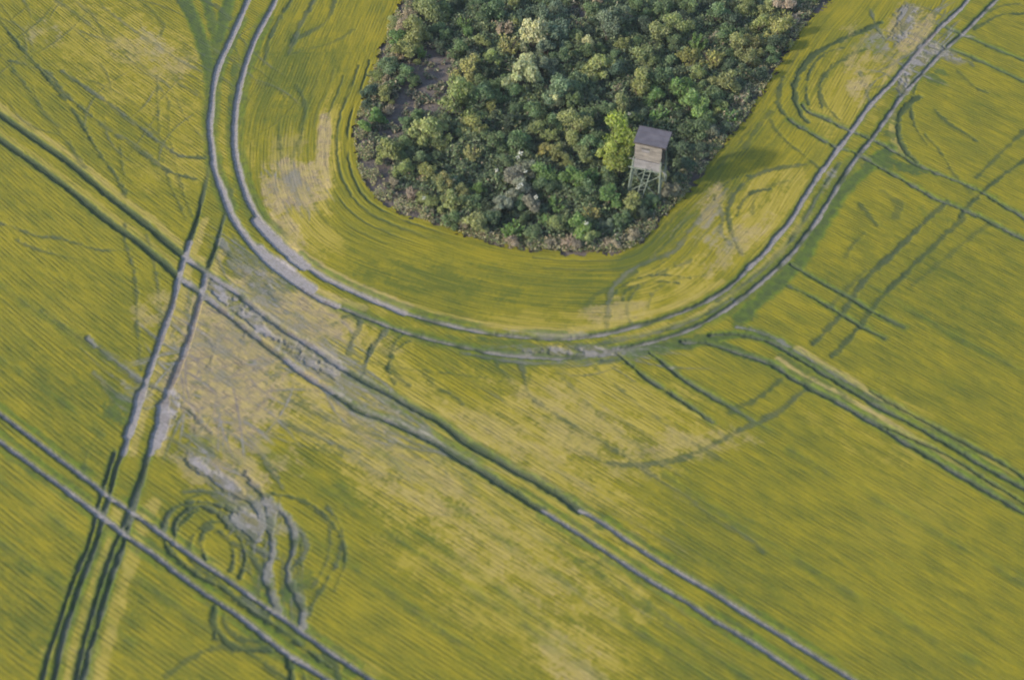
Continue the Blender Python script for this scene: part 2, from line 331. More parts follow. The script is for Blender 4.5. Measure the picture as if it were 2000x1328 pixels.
rut([(275,770),(262,815),(250,850)], .8, 1, 0, 1, TV); rut([(322,785),(315,830),(303,870)], .95, 1, 0, 1, TV, wob=.5)
for L_, w_ in ((VA, .26), (VB, .36), (VC, .30), (VD, .38)):
    rut(L_, w_, .25, .55, .95, TV, ext=(0, 20), wob=.22)
rut([(200,1040),(185,1080),(160,1140),(140,1200),(118,1280),(105,1340)], .5, 0, .8, .35, None, broken=.3)
rut([(240,1050),(225,1090),(205,1150),(190,1210),(170,1290),(160,1340)], .7, 0, .8, .4, None, broken=.3)
RD = -39
scuffs(440, 725, 120, 130, 0, 130, [RD, RD, RD, 68, 20, -80], (2, 9), (.16, .34), (.4, 1.), .7, seed=1)
scuffs(590, 640, 110, 50, 38, 60, [RD, RD - 8, RD + 6], (2, 8), (.14, .3), (.3, .9), .7, seed=21)
scuffs(640, 730, 230, 30, 35, 80, [RD, RD, RD + 6], (4, 14), (.12, .30), (.3, .9), .7, seed=2)
scuffs(530, 560, 110, 45, 42, 60, [RD, RD, RD - 10], (3, 9), (.12, .28), (.3, .9), .7, seed=3)
scuffs(640, 830, 260, 44, 30, 60, [RD, RD + 8, RD + 4], (4, 14), (.12, .24), (.1, .4), .45, seed=4)
scuffs(430, 930, 110, 26, 42, 50, [RD, RD - 8, RD + 8], (2, 6), (.12, .3), (.4, 1), .7, seed=5)
scuffs(500, 1030, 45, 50, 50, 22, [RD - 20, -85, 80], (1.5, 4), (.14, .3), (.3, .9), .7, seed=6)
scuffs(1790, 95, 100, 50, -45, 54, [52, 47, 50, RD, RD], (3, 9), (.14, .3), (.3, .9), .7, seed=7)
scuffs(575, 365, 55, 48, 0, 34, [-62, -68], (2, 5), (.12, .26), (.3, .9), .5, seed=8)
scuffs(1370, 440, 110, 30, -45, 24, [40, 50, 60], (2, 7), (.1, .22), (.1, .5), .35, seed=9)
scuffs(1120, 690, 180, 14, 2, 40, [0, 5, -8], (3, 9), (.1, .25), (.3, .9), .6, seed=10)
scuffs(260, 130, 300, 170, 20, 60, [RD, RD - 8, RD, -60, 70], (4, 13), (.14, .26), (0, .3), .55, seed=11)
scuffs(1150, 820, 280, 110, 25, 50, [RD, RD, RD + 6], (5, 14), (.12, .25), (0, .2), .3, seed=12)
scuffs(290, 760, 110, 34, 35, 22, [RD, RD, RD + 5], (3, 9), (.1, .2), (.1, .6), .5, seed=13)
scuffs(560, 1150, 50, 60, 30, 16, [-75, -60], (2, 5), (.12, .25), (.1, .6), .6, seed=14)
scuffs(1000, 940, 420, 120, 33, 70, [RD, RD], (6, 16), (.12, .25), (0, .2), .3, seed=15)
# faint wheelings: (line, width, soil, green, depth, broken)
FAINT = [
 ([(0,42),(52,105),(105,168),(150,227),(192,297),(224,340),(248,388)], .26, .0, .6, .75, .2),
 ([(0,108),(21,130),(70,196),(112,252),(140,290),(168,329)], .22, 0, .5, .6, .3),
 ([(20,120),(90,140),(122,180),(157,210),(210,252),(280,301),(332,336),(380,350)], .30, .1, .6, .7, .3),
 ([(122,140),(150,160),(192,189),(245,227),(308,276),(350,304),(400,310)], .34, .25, .5, .7, .3),
 ([(308,150),(308,196),(312,260),(315,297),(332,360),(364,430)], .2, 0, .5, .6, .5),
 ([(330,200),(332,260),(345,330),(362,390),(378,425)], .2, 0, .5, .5, .6),
 ([(235,290),(240,330),(246,350)], .2, 0, .5, .6, .4),
 ([(245,440),(245,475),(258,515),(266,552),(269,640),(276,727)], .24, .1, .5, .65, .3),
 ([(285,450),(301,514),(311,577),(316,640)], .2, .1, .4, .5, .4),
 ([(0,437),(35,448),(70,462),(122,468),(192,489),(262,490)], .24, .1, .6, .6, .5),
 ([(30,470),(87,493),(150,507)], .22, .1, .6, .6, .5),
 ([(105,0),(150,30),(192,63),(245,98),(300,150)], .26, .1, .5, .5, .5),
 ([(196,10),(240,45),(275,70),(308,90),(350,118),(395,143)], .26, .3, .4, .55, .4),
 ([(270,0),(300,25),(320,50),(315,70)], .2, 0, .5, .5, .4),
 ([(335,140),(350,165),(385,180)], .2, .1, .4, .5, .4),
 ([(345,0),(372,38),(390,78),(403,119),(409,150)], .18, 0, .9, .5, .1),
 ([(395,0),(430,18),(450,40)], .4, .1, .8, .6, .2),
 # inside the headland
 ([(570,0),(545,40),(525,85),(515,130)], .25, .05, .8, .7, .3),
 ([(615,0),(590,45),(575,80),(565,105)], .4, .15, .8, .7, .3),
 ([(655,0),(640,40),(610,62),(585,75)], .3, .05, .7, .6, .4),
 ([(690,60),(650,85),(600,98),(560,110)], .25, 0, .6, .5, .5),
 ([(578,170),(597,205),(590,260),(575,300),(560,330)], .3, 0, .7, .6, .4),
 ([(545,250),(548,290),(560,335),(585,385)], .2, 0, .6, .6, .3),
 ([(640,640),(690,615),(706,636),(688,668),(682,690)], .34, .2, .5, .7, .2),
 ([(760,640),(752,652),(727,682),(715,710),(713,732)], .34, .3, .4, .75, .2),
 ([(785,655),(769,675),(764,705),(772,730),(800,755)], .22, 0, .5, .6, .4),
 ([(700,700),(760,715),(830,725),(900,733),(980,745)], .2, 0, .5, .5, .4),
 ([(830,730),(850,755),(880,770),(905,790)], .24, 0, .7, .6, .4),
 ([(965,700),(980,725),(1000,745)], .22, 0, .6, .6, .3),
 ([(1017,703),(1024,738),(1036,773),(1087,811),(1130,838),(1175,864),(1227,895),(1290,940),(1350,978),(1387,1010),(1450,1045),(1490,1075)], .3, .15, .55, .6, .35),
 ([(1160,715),(1200,750),(1240,785),(1300,830),(1360,870),(1420,905)], .22, .15, .4, .45, .4),
 ([(1100,740),(1150,790),(1200,835),(1270,885),(1330,930)], .2, .1, .4, .4, .5),
 ([(1877,430),(1874,433),(1790,514),(1720,584),(1681,636),(1650,672),(1625,696)], .30, 0, .7, .7, .15),
 ([(1850,395),(1804,437),(1737,503),(1685,552),(1643,615),(1587,675)], .34, .05, .7, .7, .15),
 ([(2000,315),(1947,353),(1900,395),(1874,425)], .3, 0, .7, .7, .1),
 ([(2000,259),(1965,290),(1930,325),(1905,350)], .3, 0, .6, .6, .1),
 ([(1527,741),(1500,765),(1464,787),(1430,805)], .3, 0, .6, .6, .2),
 ([(1573,762),(1517,808),(1457,836),(1391,871),(1330,896),(1260,908),(1190,905)], .32, .1, .5, .65, .2),
 ([(1780,560),(1830,520),(1890,470),(1930,440)], .3, 0, .5, .4, .5),
 ([(1620,600),(1660,560),(1690,530)], .3, 0, .5, .5, .4),
 # loops by the upper right junction
 ([(1720,45),(1685,62),(1632,84),(1590,108),(1566,136),(1552,168),(1555,199),(1566,227),(1580,240)], .42, 0, .8, .85, .05),
 ([(1700,95),(1667,106),(1622,136),(1604,161),(1602,189),(1622,217),(1640,235)], .26, .0, .6, .65, .2),
 ([(1530,150),(1524,168),(1520,203),(1538,231),(1560,250)], .3, 0, .8, .7, .2),
 ([(1505,235),(1515,255),(1540,280),(1580,312),(1600,330)], .2, .0, .5, .6, .2),
 ([(1505,220),(1480,250),(1455,290)], .3, 0, .7, .5, .4),
 ([(1700,20),(1710,50),(1730,80)], .3, .3, .6, .7, .2),
 ([(1680,140),(1690,175),(1700,200),(1715,215)], .2, .3, .3, .6, .2),
 ([(1795,190),(1779,200),(1758,227),(1755,266),(1769,297),(1790,318)], .34, 0, .9, .85, .05),
 ([(2000,28),(1958,30),(1925,45),(1900,60)], .26, 0, .7, .7, .2),
 ([(2000,8),(1960,12),(1930,25)], .22, 0, .6, .6, .2),
 ([(1824,215),(1850,240),(1880,258),(1905,275)], .26, 0, .7, .65, .2),
 ([(1805,265),(1830,290),(1850,320),(1870,350),(1900,380)], .24, 0, .7, .6, .3),
 ([(1870,140),(1890,160),(1910,175),(1930,182)], .22, 0, .7, .6, .3),
 ([(1815,60),(1780,50),(1745,30)], .24, .3, .3, .7, .2),
 ([(1842,92),(1800,72),(1760,62)], .4, .5, .3, .7, .3),
 ([(1850,115),(1890,120),(1900,130)], .3, .4, .3, .6, .3),
 # arcs right of the copse
 ([(1576,322),(1510,332),(1461,353),(1433,385),(1422,420),(1430,455),(1450,500)], .28, .1, .6, .65, .2),
 ([(1540,355),(1500,366),(1475,385),(1470,420)], .2, 0, .6, .5, .4),
 ([(1404,400),(1412,430),(1408,455),(1430,480)], .26, .35, .3, .6, .2),
 ([(1419,371),(1370,425),(1345,455),(1315,493),(1245,521),(1210,549),(1192,577),(1185,640)], .36, .35, .3, .6, .25),
 ([(1240,530),(1200,560),(1165,575),(1145,600)], .36, 0, .9, .6, .3),
 ([(1350,510),(1290,535),(1240,570),(1225,610),(1240,640)], .22, .1, .4, .5, .3),
 ([(1390,540),(1330,545),(1280,570),(1265,600)], .2, .1, .4, .4, .4),
 ([(1680,400),(1700,425),(1712,440)], .26, 0, .7, .6, .2),
 ([(1725,375),(1755,400),(1748,425)], .5, 0, .8, .5, .3),
 ([(1650,505),(1665,480),(1690,455)], .22, 0, .5, .5, .3),
 # spiral in the lower left
 ([(402,1092),(392,1062),(397,1040),(412,1031),(437,1045),(452,1062),(457,1090),(451,1115)], .26, .1, .5, .8, .1),
 ([(342,1050),(343,1020),(360,1000),(385,990),(410,992),(434,1013),(465,1045),(479,1087),(469,1129)], .26, .15, .5, .8, .1),
 ([(320,1035),(323,1020),(332,1003),(367,982),(413,982),(445,995),(465,1000),(478,1020)], .28, .2, .5, .8, .1),
 ([(360,960),(400,960),(440,975),(470,985)], .24, .2, .5, .7, .2),
 ([(322,1050),(326,1070),(343,1087),(385,1122),(430,1146),(483,1185),(546,1227),(595,1265),(647,1304)], .24, .05, .5, .8, .1),
 ([(370,1090),(385,1108),(425,1135),(440,1150)], .18, .05, .4, .7, .1),
 ([(420,1183),(418,1215),(437,1248),(472,1269),(525,1268)], .28, 0, .7, .75, .1),
 ([(442,1190),(438,1215),(462,1245),(507,1253)], .22, 0, .5, .65, .2),
 ([(325,1321),(367,1290),(420,1265),(472,1264),(530,1272)], .28, 0, .5, .5, .2),
 ([(485,1275),(542,1312),(580,1335)], .26, 0, .6, .7, .2),
 ([(560,1280),(566,1300),(572,1335)], .34, 0, .7, .85, 0),
 ([(588,1290),(593,1310),(596,1335)], .22, 0, .6, .7, 0),
 ([(480,1170),(500,1190),(520,1200)], .4, .2, .6, .7, .2),
 ([(640,1280),(655,1300),(662,1325)], .4, .0, .8, .7, .2),
 ([(440,935),(470,965),(500,985),(512,1020),(505,1055)], .5, .9, .2, .95, 0),
 ([(455,1010),(475,1030),(500,1052)], .5, .9, .1, .9, 0),
 ([(525,975),(528,1010),(528,1040),(534,1080),(522,1120),(530,1160),(542,1190)], .44, .85, .3, .95, 0),
 ([(480,925),(505,955),(535,985),(560,1010),(574,1040),(573,1073),(562,1112),(572,1153),(590,1185),(592,1223)], .42, .8, .3, .95, 0),
 ([(505,880),(535,925),(555,960)], .26, .3, .3, .6, .2),
 ([(515,960),(545,995),(580,1030),(598,1060),(590,1090),(565,1115)], .26, .3, .5, .7, .2),
 ([(640,990),(655,1010),(668,1040),(668,1066),(654,1108),(623,1160),(600,1200)], .24, .1, .5, .65, .2),
 ([(612,990),(631,1010),(644,1031),(644,1073),(630,1115),(610,1145)], .22, .1, .5, .55, .3),
 ([(455,1060),(480,1075),(500,1100),(520,1130)], .26, .2, .6, .7, .2),
 ([(478,1090),(490,1120),(500,1150),(495,1170)], .22, .1, .7, .6, .3),
 ([(430,1000),(460,1030),(500,1070),(540,1090)], .3, .4, .5, .8, .2),
 ([(468,990),(490,1010),(505,1035)], .26, .6, .1, .8, 0),
 # thin nested loops
 ([(370,1089),(375,1053),(400,1026),(436,1018),(470,1031),(491,1061),(492,1092)], .17, 0, .5, .72, .15),
 ([(336,1065),(354,1024),(389,996),(434,988),(477,1002),(512,1042),(519,1086),(508,1121)], .17, 0, .5, .72, .15),
 ([(310,1048),(337,999),(386,969),(445,964),(498,987),(533,1031),(542,1086)], .17, 0, .5, .72, .15),
 ([(329,1000),(377,971),(450,960),(521,979),(571,1025),(590,1085),(578,1133)], .17, 0, .5, .72, .15),
 ([(512,960),(579,974),(633,1006),(667,1051),(674,1102),(653,1152)], .17, 0, .5, .72, .15),
 ([(1390,409),(1400,381),(1418,359),(1444,346),(1471,346)], .17, 0, .5, .72, .15),
 ([(1440,421),(1451,394),(1475,375),(1504,370)], .17, 0, .5, .72, .15),
 ([(1582,217),(1575,176),(1585,136),(1612,106),(1647,95)], .17, 0, .5, .72, .15),
 ([(1606,215),(1600,182),(1608,149),(1629,126),(1658,117)], .17, 0, .5, .72, .15),
 ([(1215,588),(1225,569),(1252,555),(1287,550),(1324,554)], .17, 0, .5, .72, .15),
 ([(1191,591),(1211,562),(1254,543),(1307,538),(1359,547)], .17, 0, .5, .72, .15),
 ([(420,1234),(423,1250),(440,1263),(466,1271),(496,1270)], .17, 0, .5, .72, .15),
 ([(1811,284),(1786,246),(1780,203),(1792,161)], .17, 0, .5, .72, .15),
 ([(771,750),(760,728),(762,704),(776,683),(800,667)], .17, 0, .5, .72, .15),
 # criss-cross in the trodden patch
 ([(427,626),(420,682),(406,727),(402,780),(385,843)], .34, .6, 0, .7, .2),
 ([(372,640),(388,652),(430,680),(472,706),(507,745)], .3, .6, 0, .7, .2),
 ([(350,727),(385,745),(437,780),(497,811),(560,830),(610,850),(700,885)], .28, .4, .2, .6, .3),
 ([(546,700),(540,740),(507,800),(465,829),(420,874)], .26, .45, .1, .6, .2),
 ([(542,766),(595,797),(665,829),(760,858)], .28, .2, .5, .6, .3),
 ([(480,650),(470,700),(500,730)], .4, .6, 0, .7, .3),
 ([(170,660),(203,689),(245,720),(280,745),(325,769),(370,800),(400,830),(440,875),(470,905)], .34, .7, .1, .75, .2),
 ([(185,730),(224,766),(259,787),(290,800)], .3, .4, .2, .6, .3),
 ([(345,625),(375,645),(365,600)], .3, .4, 0, .5, .4),
 ([(200,840),(175,880),(165,910),(160,930)], .24, 0, .6, .5, .4),
 ([(75,600),(130,640),(170,668),(205,700)], .22, 0, .7, .5, .4),
 ([(450,455),(480,490),(520,530),(560,560)], .22, .2, .4, .6, .3),
 ([(430,470),(470,520),(520,560),(560,600),(600,640)], .5, .6, 0, .7, .4),
 ([(445,510),(490,560),(540,590)], .3, .5, .1, .6, .3),
 ([(360,850),(400,870),(430,900)], .26, .5, .1, .7, .2),
 ([(610,720),(660,735),(720,760),(790,800)], .26, .3, .5, .5, .3),
 ([(560,760),(620,800),(700,835),(790,870),(830,880)], .24, .2, .5, .5, .3),
 ([(640,740),(700,790),(735,830)], .24, .3, .3, .5, .4),
]
for i, (ln, w_, s_, g_, d_, b_) in enumerate(FAINT):
    rut(ln, w_ * 1.25, s_ * .7, g_ * .2, min(d_ * 1.12, .88), None, broken=b_, wob=.45, soft=.13)
def strip(px, w, tone=0., straw=0., off=0., ext=(0, 0), vary=None):
    """a band of yellower or trodden crop beside a rut, or its painted sunlit rim"""
    ln = world_line(px, *ext)
    if off:
        d = np.gradient(ln, axis=0); d /= np.hypot(d[:, 0], d[:, 1])[:, None]; ln = ln + np.stack([-d[:, 1], d[:, 0]], 1) * off
    D, S = dist_field(ln, w + .6); m = (D < w + .5) & (SOIL < .5) & ~IN_COPSE
    p = (1 - sm(D[m] + .3 * NW[m], w * .25, w * .75)) * sm(vnoise(S[m] * .35, S[m] * 0, 91) + .25, .1, .6)
    if vary is not None: p = p * np.interp(S[m] / max(S[m].max(), 1e-3), np.linspace(0, 1, len(vary)), vary)
    TONE[m] += p * tone; STRAW[m] = np.maximum(STRAW[m], p * straw)
strip(T1U, .5, .8, .25, .55, (25, 0)); strip(T1L, .45, .5, .1, .5, (25, 0)); strip(T4U[3:], .5, .9, .75, .62, vary=[1,1,.9,.5,.3,.2])  # yellow tone along the left-hand ruts paints in their sunlit rims
strip(T4L[3:], .5, .9, .75, .62, vary=[1,1,1,.6,.3,.2]); strip(VD[3:], .9, .9, .1, .8, (0, 20)); strip(VB[3:], .7, .8, .1, .8, (0, 20))
strip(VR[3:], .6, .6, .4, .6); strip(VL[3:], .6, .6, .3, .6); strip(INN[10:16], .6, .8, .7, .6); strip(OUT[14:20], .5, .6, .5, .55); strip(INN[15:24], .5, .5, .2, .7)
strip([(632,228),(628,260),(634,300),(636,335),(640,365)], .6, .5, 1.); strip([(530,420),(560,470),(590,500),(640,530)], .5, .5, .8)
strip(OUT[27:36], .45, .7, .35, .75); strip([(1750,215),(1752,270),(1772,305)], .5, .9, .3, -.3); strip(T2U[5:], .4, .4, 0, .5)
def verge(px, off, w=.34, a=.9, ext=(0, 0)):
    """a lush green edge along one side of a rut"""
    ln = world_line(px, *ext); d = np.gradient(ln, axis=0); d /= np.hypot(d[:, 0], d[:, 1])[:, None]; ln = ln + np.stack([-d[:, 1], d[:, 0]], 1) * off
    D, S = dist_field(ln, w + .5); m = (D < w + .4) & ~IN_COPSE
    p = (1 - sm(D[m] + .25 * NW[m], w * .3, w * .8)) * a * sm(vnoise(S[m] * .3, S[m] * 0, 93), .1, .5); GREEN[m] = np.maximum(GREEN[m], p * (SOIL[m] < .4))
for L_ in (T3U[10:], T3L[10:], T2U, T2L): verge(L_, .42, ext=(20, 20))
for L_ in (T3L[10:], T2L): verge(L_, -.45, .3, .8, ext=(0, 20))
for L_ in (T4U[3:], T4L[3:]): verge(L_, .36, .3, 1., ext=(0, 20))
verge(INN[12:20], .5, .4, .9); verge(INN[2:12], .55, .5, .8); verge(OUT[2:12], .5, .4, .8)
strip([(300,985),(285,1010)], .8, .8, .2)
# faint shallower drill joints, 2.6 m apart, between the tramlines
for px in ([(480,850),(640,960),(800,1070),(960,1180),(1180,1328)],[(520,1010),(690,1110),(840,1215),(1000,1328)],[(740,880),(880,985),(1060,1110),(1250,1235),(1390,1328)],
           [(0,560),(120,640),(240,720)],[(0,940),(140,1040),(280,1140),(420,1240)],[(860,900),(1000,1010),(1170,1120),(1360,1260),(1460,1328)],[(1540,880),(1700,970),(1860,1060),(2000,1140)],
           [(1300,930),(1480,1050),(1700,1180),(1900,1290)],[(1700,560),(1850,650),(2000,730)],[(660,950),(800,1030),(960,1140),(1130,1270)],[(0,700),(100,770),(200,850)],[(0,1060),(140,1160),(260,1260)]):
    rut(px, .3, 0, .35, .38, None, broken=.6, wob=.4, soft=.15)
# closely spaced wheelings parallel to the edge of the copse
for off, a0, a1, dd in ((.9, 120, 700, .8), (1.7, 130, 620, .75), (2.6, 150, 600, .6), (3.6, 140, 560, .45), (4.6, 160, 420, .4), (1.0, 1040, 1330, .5), (1.9, 1060, 1350, .5), (2.9, 900, 1300, .3), (1.2, 1400, 1560, .5)):
    pxl = 1000 + 0 * GX
    m = (np.abs(SD - off + .12 * NW) < .5) & RING
    if a0 < 800:
        sel = m & (PX > 520) & (PX < 560 + a1 * .55) & (PY > a0) & (PY < 480)
    else:
        sel = m & (PX > a0) & (PX < a1) & (PY < 560)
    if not sel.any(): continue
    ramp = vnoise(V2[sel] * .5 + off * 7, V2[sel] * 0, 63)
    p = (1 - sm(np.abs(SD[sel] - off + .2 * NW[sel]), .04, .17)) * dd * sm(ramp, .10, .40)
    if a0 < 800: p = p * (1 - sm(PX[sel], 480 + a1 * .45, 560 + a1 * .55))
    Hh[sel] = np.minimum(Hh[sel], HB[sel] * (1 - p * .95)); GREEN[sel] = np.maximum(GREEN[sel], p * .2)

EDGE = ~IN_COPSE & (SD < .22 + .8 * NW + .7 * NF)
Hh = np.maximum(Hh, .012) + .012 * NF * (Hh > .1)
# outside the finely meshed area everything is plain crop
CROP_OUT = ~IN_COPSE & ~EDGE

# ---------------------------------------------------------------- materials
def mat(name, rough=.9, spec=.15):
    m = bpy.data.materials.new(name); m.use_nodes = True
    b = m.node_tree.nodes['Principled BSDF']; b.inputs['Roughness'].default_value = rough
    b.inputs['Specular IOR Level'].default_value = spec
    return m, m.node_tree, b
class NT:
    def __init__(s, t): s.t = t
    def n(s, typ, **k):
        x = s.t.nodes.new(typ)
        for a, v in k.items(): setattr(x, a, v)
        return x
    def set(s, sock, v):
        if isinstance(v, bpy.types.NodeSocket): s.t.links.new(v, sock)
        else: sock.default_value = v
    def math(s, op, a, b=0., c=None, clamp=False):
        x = s.n('ShaderNodeMath', operation=op, use_clamp=clamp); s.set(x.inputs[0], a); s.set(x.inputs[1], b)
        if c is not None: s.set(x.inputs[2], c)
        return x.outputs[0]
    def mix(s, f, a, b):
        x = s.n('ShaderNodeMix', data_type='RGBA'); s.set(x.inputs[0], f); s.set(x.inputs[6], a); s.set(x.inputs[7], b); return x.outputs[2]
    def noise(s, vec, scale, detail=3, rough=.55):
        x = s.n('ShaderNodeTexNoise'); x.inputs['Scale'].default_value = scale; x.inputs['Detail'].default_value = detail; x.inputs['Roughness'].default_value = rough
        if vec is not None: s.t.links.new(vec, x.inputs['Vector'])
        return x.outputs['Fac']
    def rng(s, v, a, b, c=0., d=1.):
        x = s.n('ShaderNodeMapRange'); s.set(x.inputs[0], v)
        for i, q in enumerate((a, b, c, d)): x.inputs[1 + i].default_value = q
        return x.outputs[0]

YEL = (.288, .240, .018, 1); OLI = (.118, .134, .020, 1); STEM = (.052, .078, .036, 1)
LUSH = (.115, .175, .022, 1); TAN = (.58, .43, .20, 1); BRN = (.26, .19, .115, 1); SOILC = (.400, .360, .345, 1); SOILD = (.255, .230, .218, 1)
m_crop, t, bsdf = mat('crop_and_soil', .85, .12)
N = NT(t)
ga = N.n('ShaderNodeAttribute', attribute_name='cover'); gb = N.n('ShaderNodeAttribute', attribute_name='rows')
sa = N.n('ShaderNodeSeparateColor'); sb = N.n('ShaderNodeSeparateXYZ')
t.links.new(ga.outputs['Color'], sa.inputs[0]); t.links.new(gb.outputs['Vector'], sb.inputs[0])
soil_, green_, straw_ = sa.outputs[0], sa.outputs[1], sa.outputs[2]; hh_ = ga.outputs['Alpha']
u_, v_, tone_ = sb.outputs[0], sb.outputs[1], sb.outputs[2]
geo = N.n('ShaderNodeNewGeometry'); pos = geo.outputs['Position']
fine = N.noise(pos, 6., 4, .65); mid = N.noise(pos, .35, 3); cl = N.noise(pos, 2.2, 3, .6)
cmb = N.n('ShaderNodeCombineXYZ'); N.set(cmb.inputs[0], N.math('MULTIPLY', u_, 5.)); N.set(cmb.inputs[1], N.math('MULTIPLY', v_, .42))
streak = N.noise(cmb.outputs[0], 1., 4, .6)
cmb2 = N.n('ShaderNodeCombineXYZ'); N.set(cmb2.inputs[0], N.math('MULTIPLY', u_, .55)); N.set(cmb2.inputs[1], N.math('MULTIPLY', v_, .09))
band = N.noise(cmb2.outputs[0], 1., 2, .5)
cmb3 = N.n('ShaderNodeCombineXYZ'); N.set(cmb3.inputs[0], N.math('MULTIPLY', u_, 1.6)); N.set(cmb3.inputs[1], N.math('MULTIPLY', v_, .5))
gapn = N.noise(cmb3.outputs[0], 1., 3, .6)
rowp = N.math('SINE', N.math('MULTIPLY_ADD', u_, 2 * math.pi / .26, N.math('MULTIPLY', cl, 1.6)))
rowgap = N.math('MULTIPLY', N.rng(rowp, -.2, .9), N.rng(gapn, .36, .64, .05, 1.))
ra = N.n('ShaderNodeAttribute', attribute_name='rowamp').outputs['Fac']
rowgap = N.math('MULTIPLY', N.math('MULTIPLY', rowgap, ra), N.math('SUBTRACT', 1., soil_), clamp=True)        # thin gaps between the drill rows
yel = N.math('ADD', N.math('MULTIPLY', N.math('SUBTRACT', streak, .5), 2.4), N.math('MULTIPLY', N.math('SUBTRACT', fine, .5), .9))
yel = N.math('ADD', yel, N.math('MULTIPLY', N.math('SUBTRACT', mid, .5), .9))
yel = N.math('ADD', yel, N.math('MULTIPLY', N.math('SUBTRACT', band, .5), .9))
yel = N.math('ADD', yel, N.math('MULTIPLY_ADD', tone_, .55, .58), clamp=True)
c = N.mix(yel, OLI, YEL)
c = N.mix(N.math('MULTIPLY', N.rng(tone_, .12, .9), N.rng(streak, .38, .60, .25, 1.), clamp=True), c, (.40, .315, .062, 1))
c = N.mix(N.math('MULTIPLY', rowgap, .60), c, (.055, .066, .020, 1))
tanc = N.mix(N.rng(N.noise(cmb.outputs[0], 2.0, 4, .65), .42, .58), BRN, TAN)
tanc = N.mix(N.rng(N.noise(pos, 3.4, 4, .7), .50, .62, 0., .75), tanc, (.20, .165, .125, 1))
tanc = N.mix(N.rng(N.noise(pos, 1.3, 4, .65), .42, .56, 0., .9), tanc, N.mix(.35, TAN, YEL))
c = N.mix(N.math('MULTIPLY', straw_, .92), c, tanc)
c = N.mix(N.math('MULTIPLY', green_, .85), c, N.mix(N.rng(cl, .35, .62), (.055, .088, .030, 1), LUSH))
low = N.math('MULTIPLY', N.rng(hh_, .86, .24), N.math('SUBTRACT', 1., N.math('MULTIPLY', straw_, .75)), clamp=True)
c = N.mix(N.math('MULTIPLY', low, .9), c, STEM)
soilc = N.mix(N.rng(N.noise(pos, 9., 4, .7), .3, .7), SOILD, SOILC)
soilc = N.mix(N.math('MULTIPLY', N.rng(N.noise(pos, 2.6, 5, .7), .50, .66), .45), soilc, (.13, .135, .062, 1))
soilc = N.mix(N.math('MULTIPLY', straw_, .8), soilc, (.150, .122, .105, 1))
c = N.mix(N.math('MULTIPLY', soil_, N.rng(fine, .2, .5, .75, 1.), clamp=True), c, soilc)
t.links.new(c, bsdf.inputs['Base Color'])
bmp = N.n('ShaderNodeBump'); bmp.inputs['Strength'].default_value = .6; bmp.inputs['Distance'].default_value = .06
hgt = N.math('ADD', N.math('MULTIPLY', rowgap, -.6), N.math('MULTIPLY', streak, .9)); hgt = N.math('ADD', hgt, N.math('MULTIPLY', fine, .7))
t.links.new(hgt, bmp.inputs['Height']); t.links.new(bmp.outputs[0], bsdf.inputs['Normal'])

# ---------------------------------------------------------------- build the ground, crop and tracks
def attr4(me, name, arr):
    a = me.attributes.new(name, 'FLOAT_COLOR', 'POINT'); a.data.foreach_set('color', arr.astype(np.float32).ravel())
def attr3(me, name, arr):
    a = me.attributes.new(name, 'FLOAT_VECTOR', 'POINT'); a.data.foreach_set('vector', arr.astype(np.float32).ravel())
idx = np.arange(NX * NY).reshape(NY, NX)
Q = np.stack([idx[:-1, :-1], idx[:-1, 1:], idx[1:, 1:], idx[1:, :-1]], -1).reshape(-1, 4)
fown = OWN[:-1, :-1].ravel()
fin = (CROP_OUT[:-1, :-1] & CROP_OUT[1:, :-1] & CROP_OUT[:-1, 1:] & CROP_OUT[1:, 1:]).ravel()
fring = RING[:-1, :-1].ravel()
fsoil = ((SOIL > .6) & (Hh < .09))[:-1, :-1].ravel()
HN = np.clip(Hh / .25, 0, 1.6)                        # 1 = full stand, 0 = nothing standing
dpt = np.clip(1 - HN, 0, 1); ZZ = Hh.copy()           # a thinned stand hardly sinks, a driven one is flat on the soil
ZZ = .8 * np.where(HN < 1, .25 * (1 - dpt * (.30 + .70 * sm(dpt, .62, .95))), Hh)
P3 = np.stack([GX, GY, ZZ], -1).reshape(-1, 3)
COV = np.stack([SOIL, GREEN, STRAW, np.clip(Hh / .25, 0, 1)], -1).reshape(-1, 4)
ROW = np.stack([U2, V2, np.clip(TONE, -1, 1)], -1).reshape(-1, 3)
RA = (np.where(RING, .45 + 1.0 * np.clip(fbm(GX * .35, GY * .35, 97, 2) - .40, 0, .6), 1.) * (1 - .6 * STRAW) * (1 - .7 * GREEN)).astype(np.float32).ravel()
def grid_part(name, fm, m):
    q = Q[fm]
    if not len(q): return None
    used = np.unique(q); mp = np.zeros(NX * NY, np.int64); mp[used] = np.arange(len(used)); q = mp[q]
    me = bpy.data.meshes.new(name); nv, nf = len(used), len(q)
    me.vertices.add(nv); me.vertices.foreach_set('co', P3[used].astype(np.float32).ravel())
    me.loops.add(nf * 4); me.loops.foreach_set('vertex_index', q.astype(np.int32).ravel())
    me.polygons.add(nf); me.polygons.foreach_set('loop_start', np.arange(0, nf * 4, 4, dtype=np.int32)); me.polygons.foreach_set('loop_total', np.full(nf, 4, np.int32))
    me.update(calc_edges=True)
    attr4(me, 'cover', COV[used]); attr3(me, 'rows', ROW[used]); am = me.attributes.new('rowamp', 'FLOAT', 'POINT'); am.data.foreach_set('value', RA[used])
    me.materials.append(m); me.polygons.foreach_set('use_smooth', np.ones(nf, bool))
    o = bpy.data.objects.new(name, me); COL.objects.link(o); return o
rest = fin.copy()
for lab, i in owners.items():
    fm = fin & (fown == i); rest &= ~fm
    o = grid_part('dirt_track', fm, m_crop)
    if o: tag(o, lab, 'wheel track', kind='structure')
fm = rest & fsoil; rest &= ~fm
